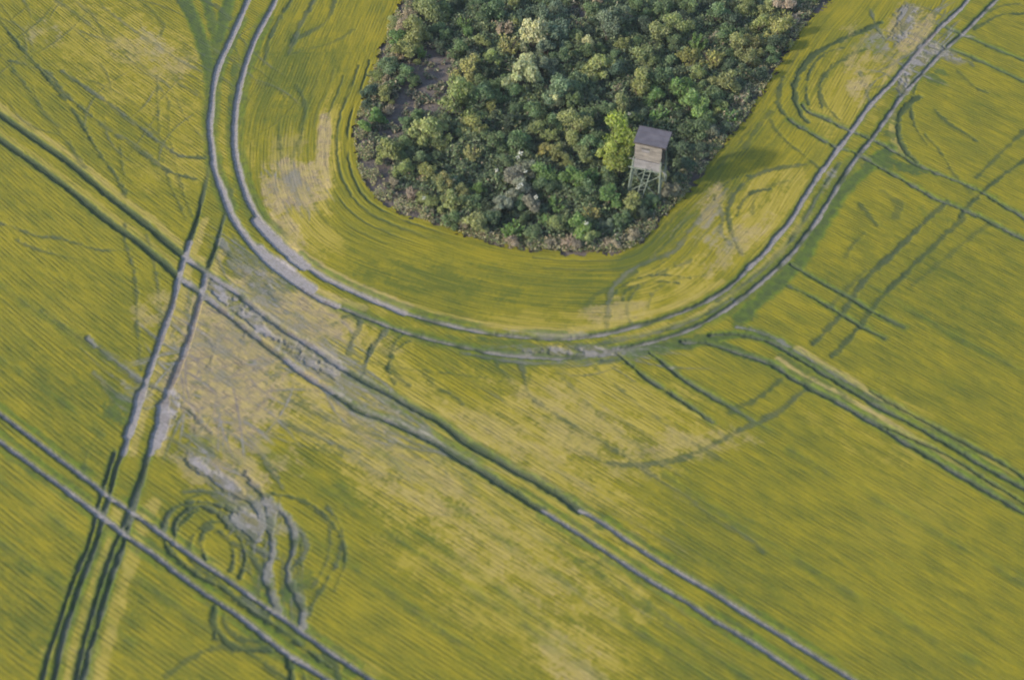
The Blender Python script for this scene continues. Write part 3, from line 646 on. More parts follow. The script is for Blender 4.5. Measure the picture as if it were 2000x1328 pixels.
o = grid_part('bare_soil', fm, m_crop); tag(o, 'pale silted bare soil among the trodden crop', 'bare soil', kind='structure')
o = grid_part('barley_crop', rest & fring, m_crop); tag(o, 'yellow green barley between the copse and the curved track', 'crop', kind='stuff')
o = grid_part('barley_crop', rest & ~fring, m_crop); tag(o, 'yellow green drilled barley outside the curved track', 'crop', kind='stuff')

m_soil, t, bsdf = mat('woodland_soil', .95, .1); N = NT(t)
gp = N.n('ShaderNodeNewGeometry').outputs['Position']
c = N.mix(N.rng(N.noise(gp, .8, 4, .6), .35, .65), (.115, .098, .090, 1), (.180, .155, .138, 1))
c = N.mix(N.rng(N.noise(gp, 5., 4, .7), .52, .72), c, (.17, .13, .085, 1))
t.links.new(c, bsdf.inputs['Base Color'])
b_ = N.n('ShaderNodeBump'); b_.inputs['Strength'].default_value = .8; b_.inputs['Distance'].default_value = .15
t.links.new(N.noise(gp, 4., 5, .7), b_.inputs['Height']); t.links.new(b_.outputs[0], bsdf.inputs['Normal'])
bm = bmesh.new(); bmesh.ops.create_grid(bm, x_segments=60, y_segments=60, size=1600)
me = bpy.data.meshes.new('ground'); bm.to_mesh(me); bm.free(); me.materials.append(m_soil)
g = bpy.data.objects.new('ground', me); COL.objects.link(g); g.location = (0, 0, -.01)
tag(g, 'dark brown soil showing at the edge of the copse', 'ground', kind='structure')

# ================================================================ 2. THE COPSE
def mesh_obj(name, verts, faces, m, parent=None, smooth=False):
    me = bpy.data.meshes.new(name); me.from_pydata([tuple(v) for v in verts], [], faces); me.update()
    if m: me.materials.append(m)
    if smooth: me.polygons.foreach_set('use_smooth', [True] * len(faces))
    o = bpy.data.objects.new(name, me); COL.objects.link(o)
    if parent: o.parent = parent
    return o
def leaf_mat(name, use_obj=True, col=None):
    m, t, b = mat(name, .7, .2); N = NT(t)
    at = N.n('ShaderNodeAttribute', attribute_name='leaf').outputs['Color']
    sp = N.n('ShaderNodeSeparateColor'); t.links.new(at, sp.inputs[0])
    if use_obj:
        oi = N.n('ShaderNodeObjectInfo').outputs['Color']
    else:
        at2 = N.n('ShaderNodeAttribute', attribute_name='tint'); oi = at2.outputs['Color']
    hs = N.n('ShaderNodeHueSaturation'); t.links.new(oi, hs.inputs['Color'])
    N.set(hs.inputs['Hue'], N.rng(sp.outputs[1], 0, 1, .485, .515)); N.set(hs.inputs['Value'], N.rng(sp.outputs[0], 0, 1, .62, 1.40)); N.set(hs.inputs['Saturation'], N.rng(sp.outputs[2], 0, 1, .75, 1.1))
    t.links.new(hs.outputs[0], b.inputs['Base Color'])
    tr = N.n('ShaderNodeBsdfTranslucent'); t.links.new(hs.outputs[0], tr.inputs[0])
    mx = N.n('ShaderNodeMixShader'); mx.inputs[0].default_value = .40
    t.links.new(b.outputs[0], mx.inputs[1]); t.links.new(tr.outputs[0], mx.inputs[2])
    t.links.new(mx.outputs[0], t.nodes['Material Output'].inputs[0])
    return m
m_leaf = leaf_mat('bush_leaves'); m_herb = leaf_mat('herb_leaves', False)
m_bark, t, bsdf = mat('bark', .9, .1); N = NT(t)
t.links.new(N.mix(N.rng(N.noise(None, 9., 3), .35, .65), (.07, .055, .045, 1), (.15, .12, .095, 1)), bsdf.inputs['Base Color'])

def leaves(P, Nrm, size, r):
    """one small folded leaf-cluster face at every point"""
    n = len(P)
    a = r.normal(size=(n, 3)); a /= np.linalg.norm(a, axis=1)[:, None]
    nn = Nrm * .8 + a * .75; nn /= np.linalg.norm(nn, axis=1)[:, None]
    t1 = np.cross(nn, r.normal(size=(n, 3))); t1 /= np.linalg.norm(t1, axis=1)[:, None]
    t2 = np.cross(nn, t1); s = (size * r.uniform(.6, 1.35, n))[:, None]
    v = np.stack([P - t1 * s, P - t2 * s * .55 + nn * s * .12, P + t1 * s, P + t2 * s * .55 + nn * s * .12], 1).reshape(-1, 3)
    return v, np.arange(n * 4).reshape(n, 4)
def leaf_mesh(name, P, Nrm, size, r, m, val, tint=None):
    v, f = leaves(P, Nrm, size, r); n = len(P)
    me = bpy.data.meshes.new(name); me.vertices.add(n * 4); me.vertices.foreach_set('co', v.astype(np.float32).ravel())
    me.loops.add(n * 4); me.loops.foreach_set('vertex_index', f.astype(np.int32).ravel()); me.polygons.add(n)
    me.polygons.foreach_set('loop_start', np.arange(0, n * 4, 4, dtype=np.int32)); me.polygons.foreach_set('loop_total', np.full(n, 4, np.int32)); me.update(calc_edges=True)
    c = np.stack([val, r.random(n), r.random(n), np.ones(n)], -1); attr4(me, 'leaf', np.repeat(c, 4, 0))
    if tint is not None: attr4(me, 'tint', np.repeat(tint, 4, 0))
    me.materials.append(m); return me
def crown(seed, nl=2400, flat=.85):
    """crown of radius 1 centred at z = 0.9: lobes of different size, leaves on and inside them"""
    r = np.random.default_rng(seed); nb = r.integers(9, 15); C = []; R = []
    for k in range(nb):
        a = r.uniform(0, 2 * math.pi); d = r.uniform(.15, .98); C.append((d * math.cos(a), d * math.sin(a), r.uniform(.25, 1.45) - .45 * d)); R.append(r.uniform(.20, .46))
    C.append((0, 0, .85)); R.append(.5); C = np.array(C); R = np.array(R)
    pk = r.choice(len(R), nl, p=R ** 2 / (R ** 2).sum())
    d = r.normal(size=(nl, 3)); d /= np.linalg.norm(d, axis=1)[:, None]; d[:, 2] = np.abs(d[:, 2]) * .9 + d[:, 2] * .1; d /= np.linalg.norm(d, axis=1)[:, None]
    rad = R[pk] * (r.uniform(.5, 1.1, nl) + .35 * (r.random(nl) > .9) * r.random(nl))
    P = C[pk] + d * rad[:, None] * np.array([1, 1, flat]); P[:, 2] = np.maximum(P[:, 2], .08)
    lobe = r.random(len(R)); val = np.clip(.5 * lobe[pk] + .5 * r.random(nl), 0, 1)
    return leaf_mesh('crown', P, d, .078, r, m_leaf, val)
def spiky(seed, nl=900):
    """loose crown of upright sprays"""
    r = np.random.default_rng(seed); ns = 34; P = []; D = []; V_ = []
    for k in range(ns):
        a = r.uniform(0, 2 * math.pi); tl = r.uniform(.15, .95); L = r.uniform(.9, 1.55) * (1 - .3 * tl)
        d = np.array([math.cos(a) * tl, math.sin(a) * tl, 1.]); d /= np.linalg.norm(d); q = nl // ns; v = r.random()
        tt = r.uniform(.25, 1, q)[:, None]; p = d * tt * L + r.normal(size=(q, 3)) * .09 * (1.3 - tt) + np.array([math.cos(a), math.sin(a), 0]) * .25 * tl
        P.append(p); D.append(np.tile(d * .3 + np.array([0, 0, .7]), (q, 1))); V_.append(np.clip(v * .5 + r.random(q) * .5, 0, 1))
    P = np.vstack(P); P[:, 2] = np.maximum(P[:, 2], .06)
    return leaf_mesh('crown', P, np.vstack(D), .085, r, m_leaf, np.concatenate(V_))
def limbs(seed):
    r = np.random.default_rng(seed); vs, fs = [], []
    def tube(a, b, ra, rb, k=5):
        a = np.array(a); b = np.array(b); d = b - a; d /= np.linalg.norm(d); x = np.cross(d, [.3, .9, .2]); x /= np.linalg.norm(x); y = np.cross(d, x); o = len(vs)
        for c, rr in ((a, ra), (b, rb)):
            for i in range(k): vs.append(c + x * rr * math.cos(2 * math.pi * i / k) + y * rr * math.sin(2 * math.pi * i / k))
        for i in range(k): fs.append((o + i, o + (i + 1) % k, o + k + (i + 1) % k, o + k + i))
        fs.append(tuple(range(o + k, o + 2 * k)))
    for k in range(6):
        a = r.uniform(0, 2 * math.pi); b = (math.cos(a) * .22, math.sin(a) * .22, .55)
        tube((0.03 * math.cos(a), .03 * math.sin(a), -.04), b, .04, .026)
        for j in range(2):
            a2 = a + r.uniform(-.6, .6); tube(b, (math.cos(a2) * r.uniform(.4, .7), math.sin(a2) * r.uniform(.4, .7), r.uniform(.9, 1.25)), .024, .008)
    me = bpy.data.meshes.new('trunk'); me.from_pydata([tuple(v) for v in vs], [], fs); me.materials.append(m_bark); return me
CROWNS = [crown(100 + i) for i in range(9)] + [spiky(200 + i) for i in range(4)]
LIMBS = [limbs(300 + i) for i in range(4)]

COLS = {  # code: (linear colour, word)
 'D': ((0.103, 0.150, 0.088), 'dark green'), 'M': ((0.185, 0.265, 0.114), 'mid green'), 'B': ((0.232, 0.302, 0.178), 'grey green'),
 'G': ((0.205, 0.333, 0.092), 'fresh green'), 'O': ((0.314, 0.352, 0.124), 'olive green'), 'Y': ((.350, .415, .075), 'bright yellow green'),
 'C': ((0.546, 0.542, 0.286), 'pale cream green'), 'T': ((.470, .390, .260), 'dry tan'), 'K': ((0.389, 0.370, 0.119), 'yellowish olive'),
 'W': ((.330, .340, .225), 'faded grey brown')}
BUSH = [
 (835,14,26,'O'),(798,28,15,'T'),(868,17,14,'M'),(796,50,15,'T'),(815,62,22,'O'),(782,72,16,'G'),(790,98,20,'O'),(776,108,12,'T'),(764,128,18,'M'),
 (822,102,11,'G'),(756,157,13,'T'),(753,188,15,'O'),(758,213,11,'T'),(792,145,16,'M'),(812,157,12,'M'),(905,45,14,'G'),(917,62,12,'G'),(950,25,20,'M'),
 (985,52,18,'T'),(993,88,22,'K'),(945,85,15,'O'),(895,100,15,'M'),(910,133,21,'K'),(958,120,15,'O'),(1042,72,22,'C'),(1020,140,27,'C'),(1034,122,18,'C'),
 (1067,95,16,'B'),(1096,58,26,'B'),(1060,35,19,'B'),(1062,130,17,'B'),(893,192,28,'O'),(935,190,24,'M'),(926,240,20,'K'),(957,210,12,'O'),
 (960,165,13,'M'),(1022,205,13,'M'),(1092,175,28,'B'),(1086,200,13,'C'),(1045,215,17,'M'),(1080,240,15,'M'),(835,257,26,'O'),(872,235,11,'M'),
 (1088,18,14,'B'),(1160,16,17,'M'),(1167,5,9,'T'),(1202,36,25,'B'),(1222,30,9,'T'),(1240,14,15,'M'),(1266,28,13,'M'),(1186,62,21,'B'),(1216,90,14,'O'),
 (1246,85,11,'M'),(1151,88,12,'C'),(1141,105,15,'M'),(1101,120,17,'M'),(1172,125,23,'O'),(1136,160,21,'M'),(1205,140,18,'D'),(1206,172,11,'T'),
 (1262,105,22,'O'),(1290,65,23,'O'),(1330,58,21,'O'),(1246,170,21,'O'),(1290,155,22,'M'),(1342,115,18,'K'),(1300,20,19,'M'),(1336,33,15,'D'),(1277,190,18,'G'),
 (1057,227,15,'M'),(1010,215,13,'M'),(1047,257,17,'O'),(1015,277,20,'M'),(1060,290,14,'K'),(1087,246,11,'O'),(1130,247,24,'O'),(1152,228,19,'M'),
 (1117,270,17,'O'),(1181,220,17,'M'),(1216,210,19,'O'),(1232,236,20,'M'),(1287,222,19,'G'),(1152,282,19,'M'),(1141,302,17,'O'),
 (1212,272,27,'Y'),(1194,298,18,'Y'),(1207,325,22,'Y'),(1225,300,16,'Y'),(1087,300,17,'O'),(1190,350,19,'M'),(1120,352,21,'G'),(1031,332,18,'W'),(1061,350,19,'G'),(1157,345,17,'G'),
 (735,230,15,'G'),(716,252,13,'G'),(761,300,21,'O'),(852,262,20,'O'),(790,242,11,'M'),(792,330,17,'O'),(830,337,16,'O'),(823,347,9,'T'),
 (920,300,17,'K'),(966,275,19,'M'),(1012,287,20,'M'),(870,352,17,'K'),(905,372,12,'O'),(931,370,12,'G'),(767,357,9,'T'),(802,377,11,'T'),(846,395,15,'O'),
 (882,400,21,'O'),(921,400,19,'M'),(862,362,15,'O'),(911,402,17,'O'),(887,430,16,'M'),(931,432,20,'O'),(962,428,17,'M'),
 (976,400,19,'W'),(1000,347,22,'W'),(1022,372,21,'W'),(1042,402,19,'W'),(1071,372,17,'M'),(1087,397,17,'G'),(1077,340,17,'G'),(1150,372,20,'M'),(1186,385,20,'G'),
 (1001,445,21,'G'),(1046,453,17,'M'),(1066,430,14,'G'),(1091,440,17,'O'),(1131,435,22,'G'),(1156,415,16,'K'),(1216,430,16,'M'),(1191,440,11,'B'),(1170,440,9,'B'),
 (1156,463,15,'O'),(1237,402,19,'O'),(1112,470,15,'T'),(1128,480,11,'T'),(1187,473,11,'T'),(1241,458,13,'T'),(1002,468,12,'T'),(902,440,11,'T'),(944,455,9,'T'),(1205,478,10,'T'),(1075,475,11,'T'),
 (1346,14,19,'M'),(1402,30,20,'M'),(1502,18,15,'O'),(1541,12,19,'T'),(1537,36,15,'K'),(1482,48,19,'O'),(1520,62,20,'K'),(1470,86,18,'K'),(1430,45,18,'D'),(1425,65,16,'M'),
 (1361,80,18,'G'),(1401,70,11,'T'),(1441,90,18,'O'),(1461,120,18,'O'),(1391,115,22,'K'),(1364,150,17,'O'),(1416,163,22,'O'),(1482,148,15,'D'),(1491,142,8,'K'),
 (1332,175,23,'G'),(1351,202,23,'G'),(1391,180,19,'M'),(1446,195,11,'T'),(1425,225,15,'G'),(1401,210,15,'O'),(1381,235,17,'M'),(1350,250,20,'M'),(1332,290,17,'D'),
 (1342,325,16,'D'),(1385,262,14,'W'),(1308,375,17,'W'),(1295,345,14,'O'),(1233,387,13,'O'),(1258,400,15,'M'),(1284,402,12,'G'),(1257,420,14,'D'),(1275,395,14,'M'),(1320,352,14,'D'),(1370,290,14,'D'),
]
# fill the thin places with smaller, duller growth; keep the brown clearing open
gapc = [(830,150,55,50),(850,205,60,26),(780,215,30,30),(765,255,25,22),(740,330,26,40),(790,395,40,20),(1010,110,18,14),(700,300,20,60),(1130,30,14,20)]
Bs = [list(b) for b in BUSH]
cpx = [(x, y) for x, y in COPSE]
def in_px(x, y):
    ins = False
    for i in range(len(cpx)):
        x1, y1 = cpx[i]; x2, y2 = cpx[(i + 1) % len(cpx)]
        if (y1 > y) != (y2 > y) and x < (x2 - x1) * (y - y1) / (y2 - y1) + x1: ins = not ins
    return ins
tries = 0; nfill = 0
while tries < 9000 and nfill < 92:
    tries += 1
    x = rnd.uniform(700, 1600); y = rnd.uniform(-26, 480); r = rnd.uniform(10, 17)
    if not in_px(x, y + 16): continue
    if any(((x - a) / c) ** 2 + ((y - b) / d) ** 2 < 1 for a, b, c, d in gapc): continue
    if abs(x - 1265) < 34 and 330 < y < 400: continue
    if any(math.hypot(x - b[0], y - b[1]) < (r + b[2]) * .74 for b in Bs): continue
    near = min(BUSH, key=lambda b: math.hypot(x - b[0], y - b[1]))
    Bs.append([x, y, r, rnd.choice('DMMD' if near[3] in 'DMBG' else 'DMOM')]); nfill += 1

LM = [(1270,300,'wooden hunting stand'),(1020,138,'pale cream bush'),(993,85,'ochre topped bush in the upper copse'),(735,230,'fresh green bush on the left edge'),(1425,225,'fresh green bush on the right edge'),
      (1130,478,'dry tan tuft at the lower edge'),(835,257,'large olive bush'),(1202,36,'big grey green bush near the top'),(1541,12,'tan bush in the upper right corner of the copse'),(835,14,'olive bush in the upper left corner of the copse')]
labels = set()
def where(x, y, col, r):
    size = 'tiny' if r < 10 else 'small' if r < 14 else 'medium' if r < 18 else 'broad' if r < 23 else 'large'
    kind = 'dry tuft' if col == 'T' and r < 13 else 'bush'
    for lx, ly, nm in sorted(LM, key=lambda l: math.hypot(x - l[0], y - l[1])):
        d = math.hypot(x - lx, y - ly)
        if d < 14: continue
        a = math.degrees(math.atan2(-(y - ly), x - lx)) % 360
        dr = ['right of', 'upper right of', 'above', 'upper left of', 'left of', 'lower left of', 'below', 'lower right of'][int((a + 22.5) // 45) % 8]
        s = f'{size} {COLS[col][1]} {kind} about {max(1, round(d / 22))} m {dr} the {nm}'
        if s not in labels and len(s.split()) <= 16:
            labels.add(s); return s
    return f'{size} {COLS[col][1]} {kind} in the copse'
special = {(1020,140): 'tallest pale cream green bush left of the copse centre', (1042,72): 'rounded pale cream bush in the upper middle of the copse',
           (1212,272): 'bright yellow green bush close against the left side of the hunting stand', (1207,325): 'bright yellow green bush at the lower left of the hunting stand cabin',
           (735,230): 'fresh green bush standing out on the left edge of the copse', (1425, 225): 'fresh green bush standing out on the right edge of the copse',
           (1112,470): 'largest dry tan tuft on the lower edge of the copse', (761,300): 'rounded olive bush alone beside the bare soil on the left edge'}
PXM = lambda x, y: F / (unproj(x, y)[1] * math.cos(EL) + HC * math.sin(EL))
for i, (x, y, r, col) in enumerate(Bs):
    s = PXM(x, y); R = r / s * 1.36; zc = R * .85 if col != 'Y' else R * 1.15
    if col == 'C': zc = R * 1.1
    wx, wy = unproj(x, y, zc)
    root = bpy.data.objects.new('dry_tuft' if (col == 'T' and r < 13) else 'bush', None); COL.objects.link(root)
    root.location = (wx, wy, 0); root.rotation_euler = (0, 0, rnd.uniform(0, 6.28)); root.empty_display_size = .3
    k = rnd.randrange(9) if (col not in 'TKG' or rnd.random() < .5) else 9 + rnd.randrange(4)
    cr = bpy.data.objects.new('crown', CROWNS[k]); COL.objects.link(cr); cr.parent = root
    zs = zc / .85 * rnd.uniform(1.0, 1.3)
    cr.scale = (R, R * rnd.uniform(.85, 1.1), zs)
    c0 = COLS[col][0]; j = rnd.uniform(.85, 1.15); cr.color = (c0[0] * j * rnd.uniform(.93, 1.07), c0[1] * j, c0[2] * j * rnd.uniform(.9, 1.1), 1)
    if r >= 11:
        tr = bpy.data.objects.new('trunk', LIMBS[rnd.randrange(4)]); COL.objects.link(tr); tr.parent = root; tr.scale = (R, R, zs)
    lb = special.get((x, y)) or where(x, y, col, r)
    tag(root, lb, 'bush' if root.name.startswith('bush') else 'tuft', 'bushes and tufts growing in the copse')

# --- low undergrowth: thousands of nettle and grass leaf clumps over the soil
def scatter_px(n, fn, seed):
    r = np.random.default_rng(seed); X = r.uniform(-14, 34, n); Y = r.uniform(66, 112, n)
    return X[fn(X, Y)], Y[fn(X, Y)], r
cw = [tuple(p) for p in copse_poly]
def inpoly(X, Y): return inside(cw, X, Y)
def topix(X, Y):
    dp = Y * math.cos(EL) + HC * math.sin(EL); return 1000 + F * X / dp, 664 - F * (Y * math.sin(EL) - HC * math.cos(EL)) / dp
def sdist(X, Y):
    D = np.full(X.shape, 99.)
    for a, b in zip(copse_w[:-1], copse_w[1:]):
        d = b - a; t = np.clip(((X - a[0]) * d[0] + (Y - a[1]) * d[1]) / (d @ d), 0, 1); D = np.minimum(D, np.hypot(X - a[0] - t * d[0], Y - a[1] - t * d[1]))
    return D
X, Y, r = scatter_px(420000, inpoly, 5)
px, py = topix(X, Y); DE = sdist(X, Y)
openv = np.zeros(X.shape)
for a, b, c_, d_ in gapc: openv = np.maximum(openv, 1 - (((px - a) / (c_ * 1.15)) ** 2 + ((py - b) / (d_ * 1.15)) ** 2))
n1 = fbm(X * .9, Y * .9, 71, 3); n2 = fbm(X * 2.1, Y * 2.1, 75, 2)
left = (px < 830) & (py < 440)
lowleft = (px < 830) & (py > 320) & (py < 450)
strip_w = np.where(lowleft, 1.0, np.where(left, .35, .12))
keep = (n2 > .22) & (DE > strip_w + .5 * (n1 - .5)) & ((openv < .15) | (n2 > .60))
X, Y, n1, n2, DE, openv = X[keep], Y[keep], n1[keep], n2[keep], DE[keep], openv[keep]
hmax = .25 + .8 * np.clip((n1 - .32) * 2.2, 0, 1) * (1 - np.clip(openv * 2, 0, 1))
Z = hmax * r.uniform(.15, 1, len(X))
kk = r.random(len(X))
pal = np.array([(.125, .172, .095), (.175, .240, .11), (.25, .295, .13), (.36, .31, .20)])
sel = np.clip(((n1 * 1.6 + kk * .9) - .75) * 2.2, 0, 2.99).astype(int); sel[kk > .965] = 3; sel[(DE < 1.2) & (kk > .6)] = 3; sel[(openv > 0) & (kk > .5)] = 3
tint = np.concatenate([pal[sel], np.ones((len(X), 1))], 1)
P = np.stack([X, Y, Z], -1); nr = np.tile([0, 0, 1.], (len(X), 1))
me = leaf_mesh('undergrowth', P, nr, .13, r, m_herb, r.random(len(X)), tint)
o = bpy.data.objects.new('undergrowth', me); COL.objects.link(o); tag(o, 'low dark nettles and grass covering the copse floor', 'undergrowth', kind='stuff')
# dry grass fringe on the lower, right and left edges
X, Y, r = scatter_px(620000, lambda a, b: (sdist(a, b) < 1.3), 9)
ins = inpoly(X, Y); DE = sdist(X, Y); px, py = topix(X, Y); n1 = fbm(X * 1.1, Y * 1.1, 81, 3)
keep = ((ins & (DE < 1.1)) | (DE < .35)) & (n1 > np.where((py > 440) & (px > 860), .30, .47)) & (py > -60)
X, Y = X[keep], Y[keep]; Z = r.uniform(.05, .5, len(X)); kk = r.random(len(X))
pal = np.array([(.52, .44, .26), (.38, .35, .16), (.24, .32, .11)]); sel = (kk * 2.99).astype(int)
me = leaf_mesh('dry_grass', np.stack([X, Y, Z], -1), np.tile([.3, 0, .7], (len(X), 1)), .08, r, m_herb, r.random(len(X)), np.concatenate([pal[sel], np.ones((len(X), 1))], 1))
o = bpy.data.objects.new('dry_grass', me); COL.objects.link(o); tag(o, 'tan dry grass fringe along the edge of the copse', 'dry grass', kind='stuff')

# --- white flowering umbels
m_umb, t, bsdf = mat('white_flower', .8, .1); N = NT(t)
t.links.new(N.mix(N.rng(N.noise(None, 20., 2), .3, .7), (.42, .42, .33, 1), (.62, .62, .52, 1)), bsdf.inputs['Base Color'])
m_stalk, t, bsdf = mat('green_stalk', .8, .1); N = NT(t)
t.links.new(N.mix(N.noise(None, 8., 2), (.08, .11, .04, 1), (.12, .15, .06, 1)), bsdf.inputs['Base Color'])
def umbel_meshes():
    r = random.Random(3); vs, fs, hv, hf = [], [], [], []
    def quadtube(a, b, w_):
        o_ = len(vs); a = Vector(a); b = Vector(b); d = (b - a).normalized(); x = d.orthogonal().normalized() * w_; y = d.cross(x).normalized() * w_
        for c_ in (a, b):
            for s1 in (x, y, -x, -y): vs.append(c_ + s1)
        for i in range(4): fs.append((o_ + i, o_ + (i + 1) % 4, o_ + 4 + (i + 1) % 4, o_ + 4 + i))
    quadtube((0, 0, 0), (0, 0, 1.25), .02)
    for k in range(6):
        a = k * 1.047; e = (.2 * math.cos(a), .2 * math.sin(a), 1.25 + r.uniform(.2, .4)); quadtube((0, 0, .9 + .05 * k), e, .011)
        rr = r.uniform(.09, .14); o_ = len(hv); hv.append((e[0], e[1], e[2] + .05))
        for i in range(10): hv.append((e[0] + rr * math.cos(i * .628) * r.uniform(.8, 1.1), e[1] + rr * math.sin(i * .628), e[2] + r.uniform(-.01, .02)))
        hv.append((e[0], e[1], e[2] - .03))
        for i in range(10):
            hf.append((o_, o_ + 1 + i, o_ + 1 + (i + 1) % 10)); hf.append((o_ + 11, o_ + 1 + (i + 1) % 10, o_ + 1 + i))
    a = bpy.data.meshes.new('stalk'); a.from_pydata([tuple(v) for v in vs], [], fs); a.materials.append(m_stalk)
    b = bpy.data.meshes.new('flower_head'); b.from_pydata(hv, [], hf); b.materials.append(m_umb); return a, b
ua, ub = umbel_meshes()
UM = [(1017,300,1.5,'white umbel plant above the faded grey brown bushes in the middle of the copse'),(1012,308,1.2,'small white umbel plant just beside the highest white umbel plant'),(970,334,1.1,'white umbel plant farthest left among the faded bushes'),(1026,336,1.1,'white umbel plant between two faded grey brown bushes'),
      (1018,362,1.5,'white umbel plant in the centre of the faded bushes'),(1011,368,1.2,'white umbel plant at the left foot of the faded bushes'),(1047,386,1.2,'white umbel plant lower right of the faded bushes'),(1145,437,1.2,'lone white umbel plant near the lower edge of the copse'),(1308,136,1.2,'lone white umbel plant in the upper right of the copse'),(1229,224,1.,'white umbel plant above left of the hunting stand roof'),(828,388,1.,'white umbel plant by the lower left edge of the copse')]
for x, y, s, lb in UM:
    s *= .42
    wx, wy = unproj(x, y, 1.7)
    root = bpy.data.objects.new('umbel_plant', None); COL.objects.link(root); root.location = (wx, wy, 0); root.rotation_euler = (0, 0, rnd.uniform(0, 6)); root.scale = (s, s, 1.1)
    for nm, me in (('stalk', ua), ('flower_head', ub)):
        q = bpy.data.objects.new(nm, me); COL.objects.link(q); q.parent = root
    tag(root, lb, 'flowering plant', 'white umbel plants in the copse')

# ================================================================ 3. THE HUNTING STAND
def wood(name, a, b, scale=6., rough=.85, axis_=2):
    m, t, bs = mat(name, rough, .15); N = NT(t)
    tc = N.n('ShaderNodeTexCoord').outputs['Object']; mp = N.n('ShaderNodeMapping'); sc_ = [14., 14., 14.]; sc_[axis_] = 1.2; mp.inputs['Scale'].default_value = sc_
    t.links.new(tc, mp.inputs[0]); f = N.noise(mp.outputs[0], 1., 4, .65); g = N.noise(tc, 2.2, 3)
    c = N.mix(N.rng(f, .35, .65), a, b); c = N.mix(N.rng(g, .45, .75, 0, .5), c, tuple(x * .6 for x in a[:3]) + (1,))
    t.links.new(c, bs.inputs['Base Color']); b2 = N.n('ShaderNodeBump'); b2.inputs['Strength'].default_value = .4; b2.inputs['Distance'].default_value = .02
    t.links.new(f, b2.inputs['Height']); t.links.new(b2.outputs[0], bs.inputs['Normal']); return m
m_beige = wood('weathered_beige_boards', (.165, .150, .138, 1), (.31, .282, .250, 1), axis_=0)
m_greyw = wood('silvered_boards', (.20, .19, .195, 1), (.31, .30, .30, 1), axis_=0)
m_pole = wood('greenish_poles', (.13, .165, .125, 1), (.22, .25, .20, 1))
m_fascia_shade = wood('dark_fascia_shaded_wall', (.05, .042, .036, 1), (.08, .066, .055, 1))
m_felt, t, bsdf = mat('roofing_felt', .9, .2); N = NT(t); tc = N.n('ShaderNodeTexCoord').outputs['Object']
t.links.new(N.mix(N.rng(N.noise(tc, 1.6, 4, .65), .3, .7), (.085, .080, .095, 1), (.135, .128, .145, 1)), bsdf.inputs['Base Color'])
b2 = N.n('ShaderNodeBump'); b2.inputs['Strength'].default_value = .5; b2.inputs['Distance'].default_value = .02; t.links.new(N.noise(tc, 40., 3), b2.inputs['Height']); t.links.new(b2.outputs[0], bsdf.inputs['Normal'])

stand = bpy.data.objects.new('hunting_stand', None); COL.objects.link(stand)
stand.location = (*unproj(1266, 372, 0), 0)
FL = Vector((8.84, 72.12, 0)); FR = Vector((10.78, 71.46, 0)); ex = (FR - FL).normalized(); ey = Vector((-ex.y, ex.x, 0))
ctr = (FL + FR) / 2 + ey * .8; stand.location = (ctr.x, ctr.y, 0); stand.rotation_euler = (0, 0, math.atan2(ex.y, ex.x))
tag(stand, 'raised wooden hunting stand with grey felt roof, pale boarded cabin and long pole legs', 'hunting stand')
class MB:
    def __init__(s): s.bm = bmesh.new()
    def box(s, c, d, rot=None, bev=.006):
        M = Matrix.Translation(c) @ (rot.to_4x4() if rot is not None else Matrix()) @ Matrix.Diagonal((*d, 1))
        r = bmesh.ops.create_cube(s.bm, size=1, matrix=M); return s
    def pole(s, a, b, r1, r2, k=9):
        a = Vector(a); b = Vector(b); d = b - a
        M = Matrix.Translation((a + b) / 2) @ d.to_track_quat('Z', 'Y').to_matrix().to_4x4()
        bmesh.ops.create_cone(s.bm, cap_ends=True, segments=k, radius1=r1, radius2=r2, depth=d.length, matrix=M); return s
    def build(s, name, m, parent, bev=0.):
        me = bpy.data.meshes.new(name); s.bm.to_mesh(me); s.bm.free(); me.materials.append(m)
        o = bpy.data.objects.new(name, me); COL.objects.link(o); o.parent = parent
        if bev:
            md = o.modifiers.new('bevel', 'BEVEL'); md.width = bev; md.segments = 1
        return o
W, Dp, Z0, Z1 = 1.98, 1.5, 2.9, 5.05      # cabin: width, depth, floor, eaves (front)
def boards(x0, x1, z0, z1, y, horiz=True, n=8, hole=None, axis_='x', th=.028, seed=1):
    """a wall of separate boards with narrow gaps; hole = (a0, a1, z0, z1)"""
    mb = MB(); r = random.Random(seed); st = (z1 - z0) / n
    for i in range(n):
        a = z0 + i * st; b = a + st - .008 - r.uniform(0, .01); y_ = y + r.uniform(-.006, .006)
        spans = [(x0 + r.uniform(-.03, .02), x1 + r.uniform(-.02, .03))]
        if hole and b > hole[2] and a < hole[3]: spans = [(spans[0][0], hole[0]), (hole[1], spans[0][1])]
        for p, q in spans:
            c = ((p + q) / 2, y_, (a + b) / 2); d = (q - p, th, b - a)
            if axis_ == 'y': c = (c[1], c[0], c[2]); d = (d[1], d[0], d[2])
            mb.box(c, d)
    return mb
hy = Dp / 2
fw = boards(-W / 2, W / 2, Z0 + .72, Z1, -hy, n=8, hole=(-.5, .12, 4.38, 4.62), seed=2).build('front_wall', m_beige, stand)
lw_ = boards(-W / 2 - .05, W / 2 + .04, Z0 - .12, Z0 + .70, -hy - .03, n=5, seed=3).build('lower_front_boards', m_greyw, stand)
MB().box((-.19, -hy - .03, 4.36), (.72, .05, .035)).build('window_sill', m_beige, fw)
MB().box((-.19, -hy - .012, 4.5), (.60, .012, .23)).build('window_shutter', m_greyw, fw)
boards(-hy + .02, hy - .02, Z0, Z1 + .1, -W / 2 + .015, n=13, axis_='y', hole=(-.3, .3, 4.25, 4.6), seed=4).build('side_wall', m_beige, stand)
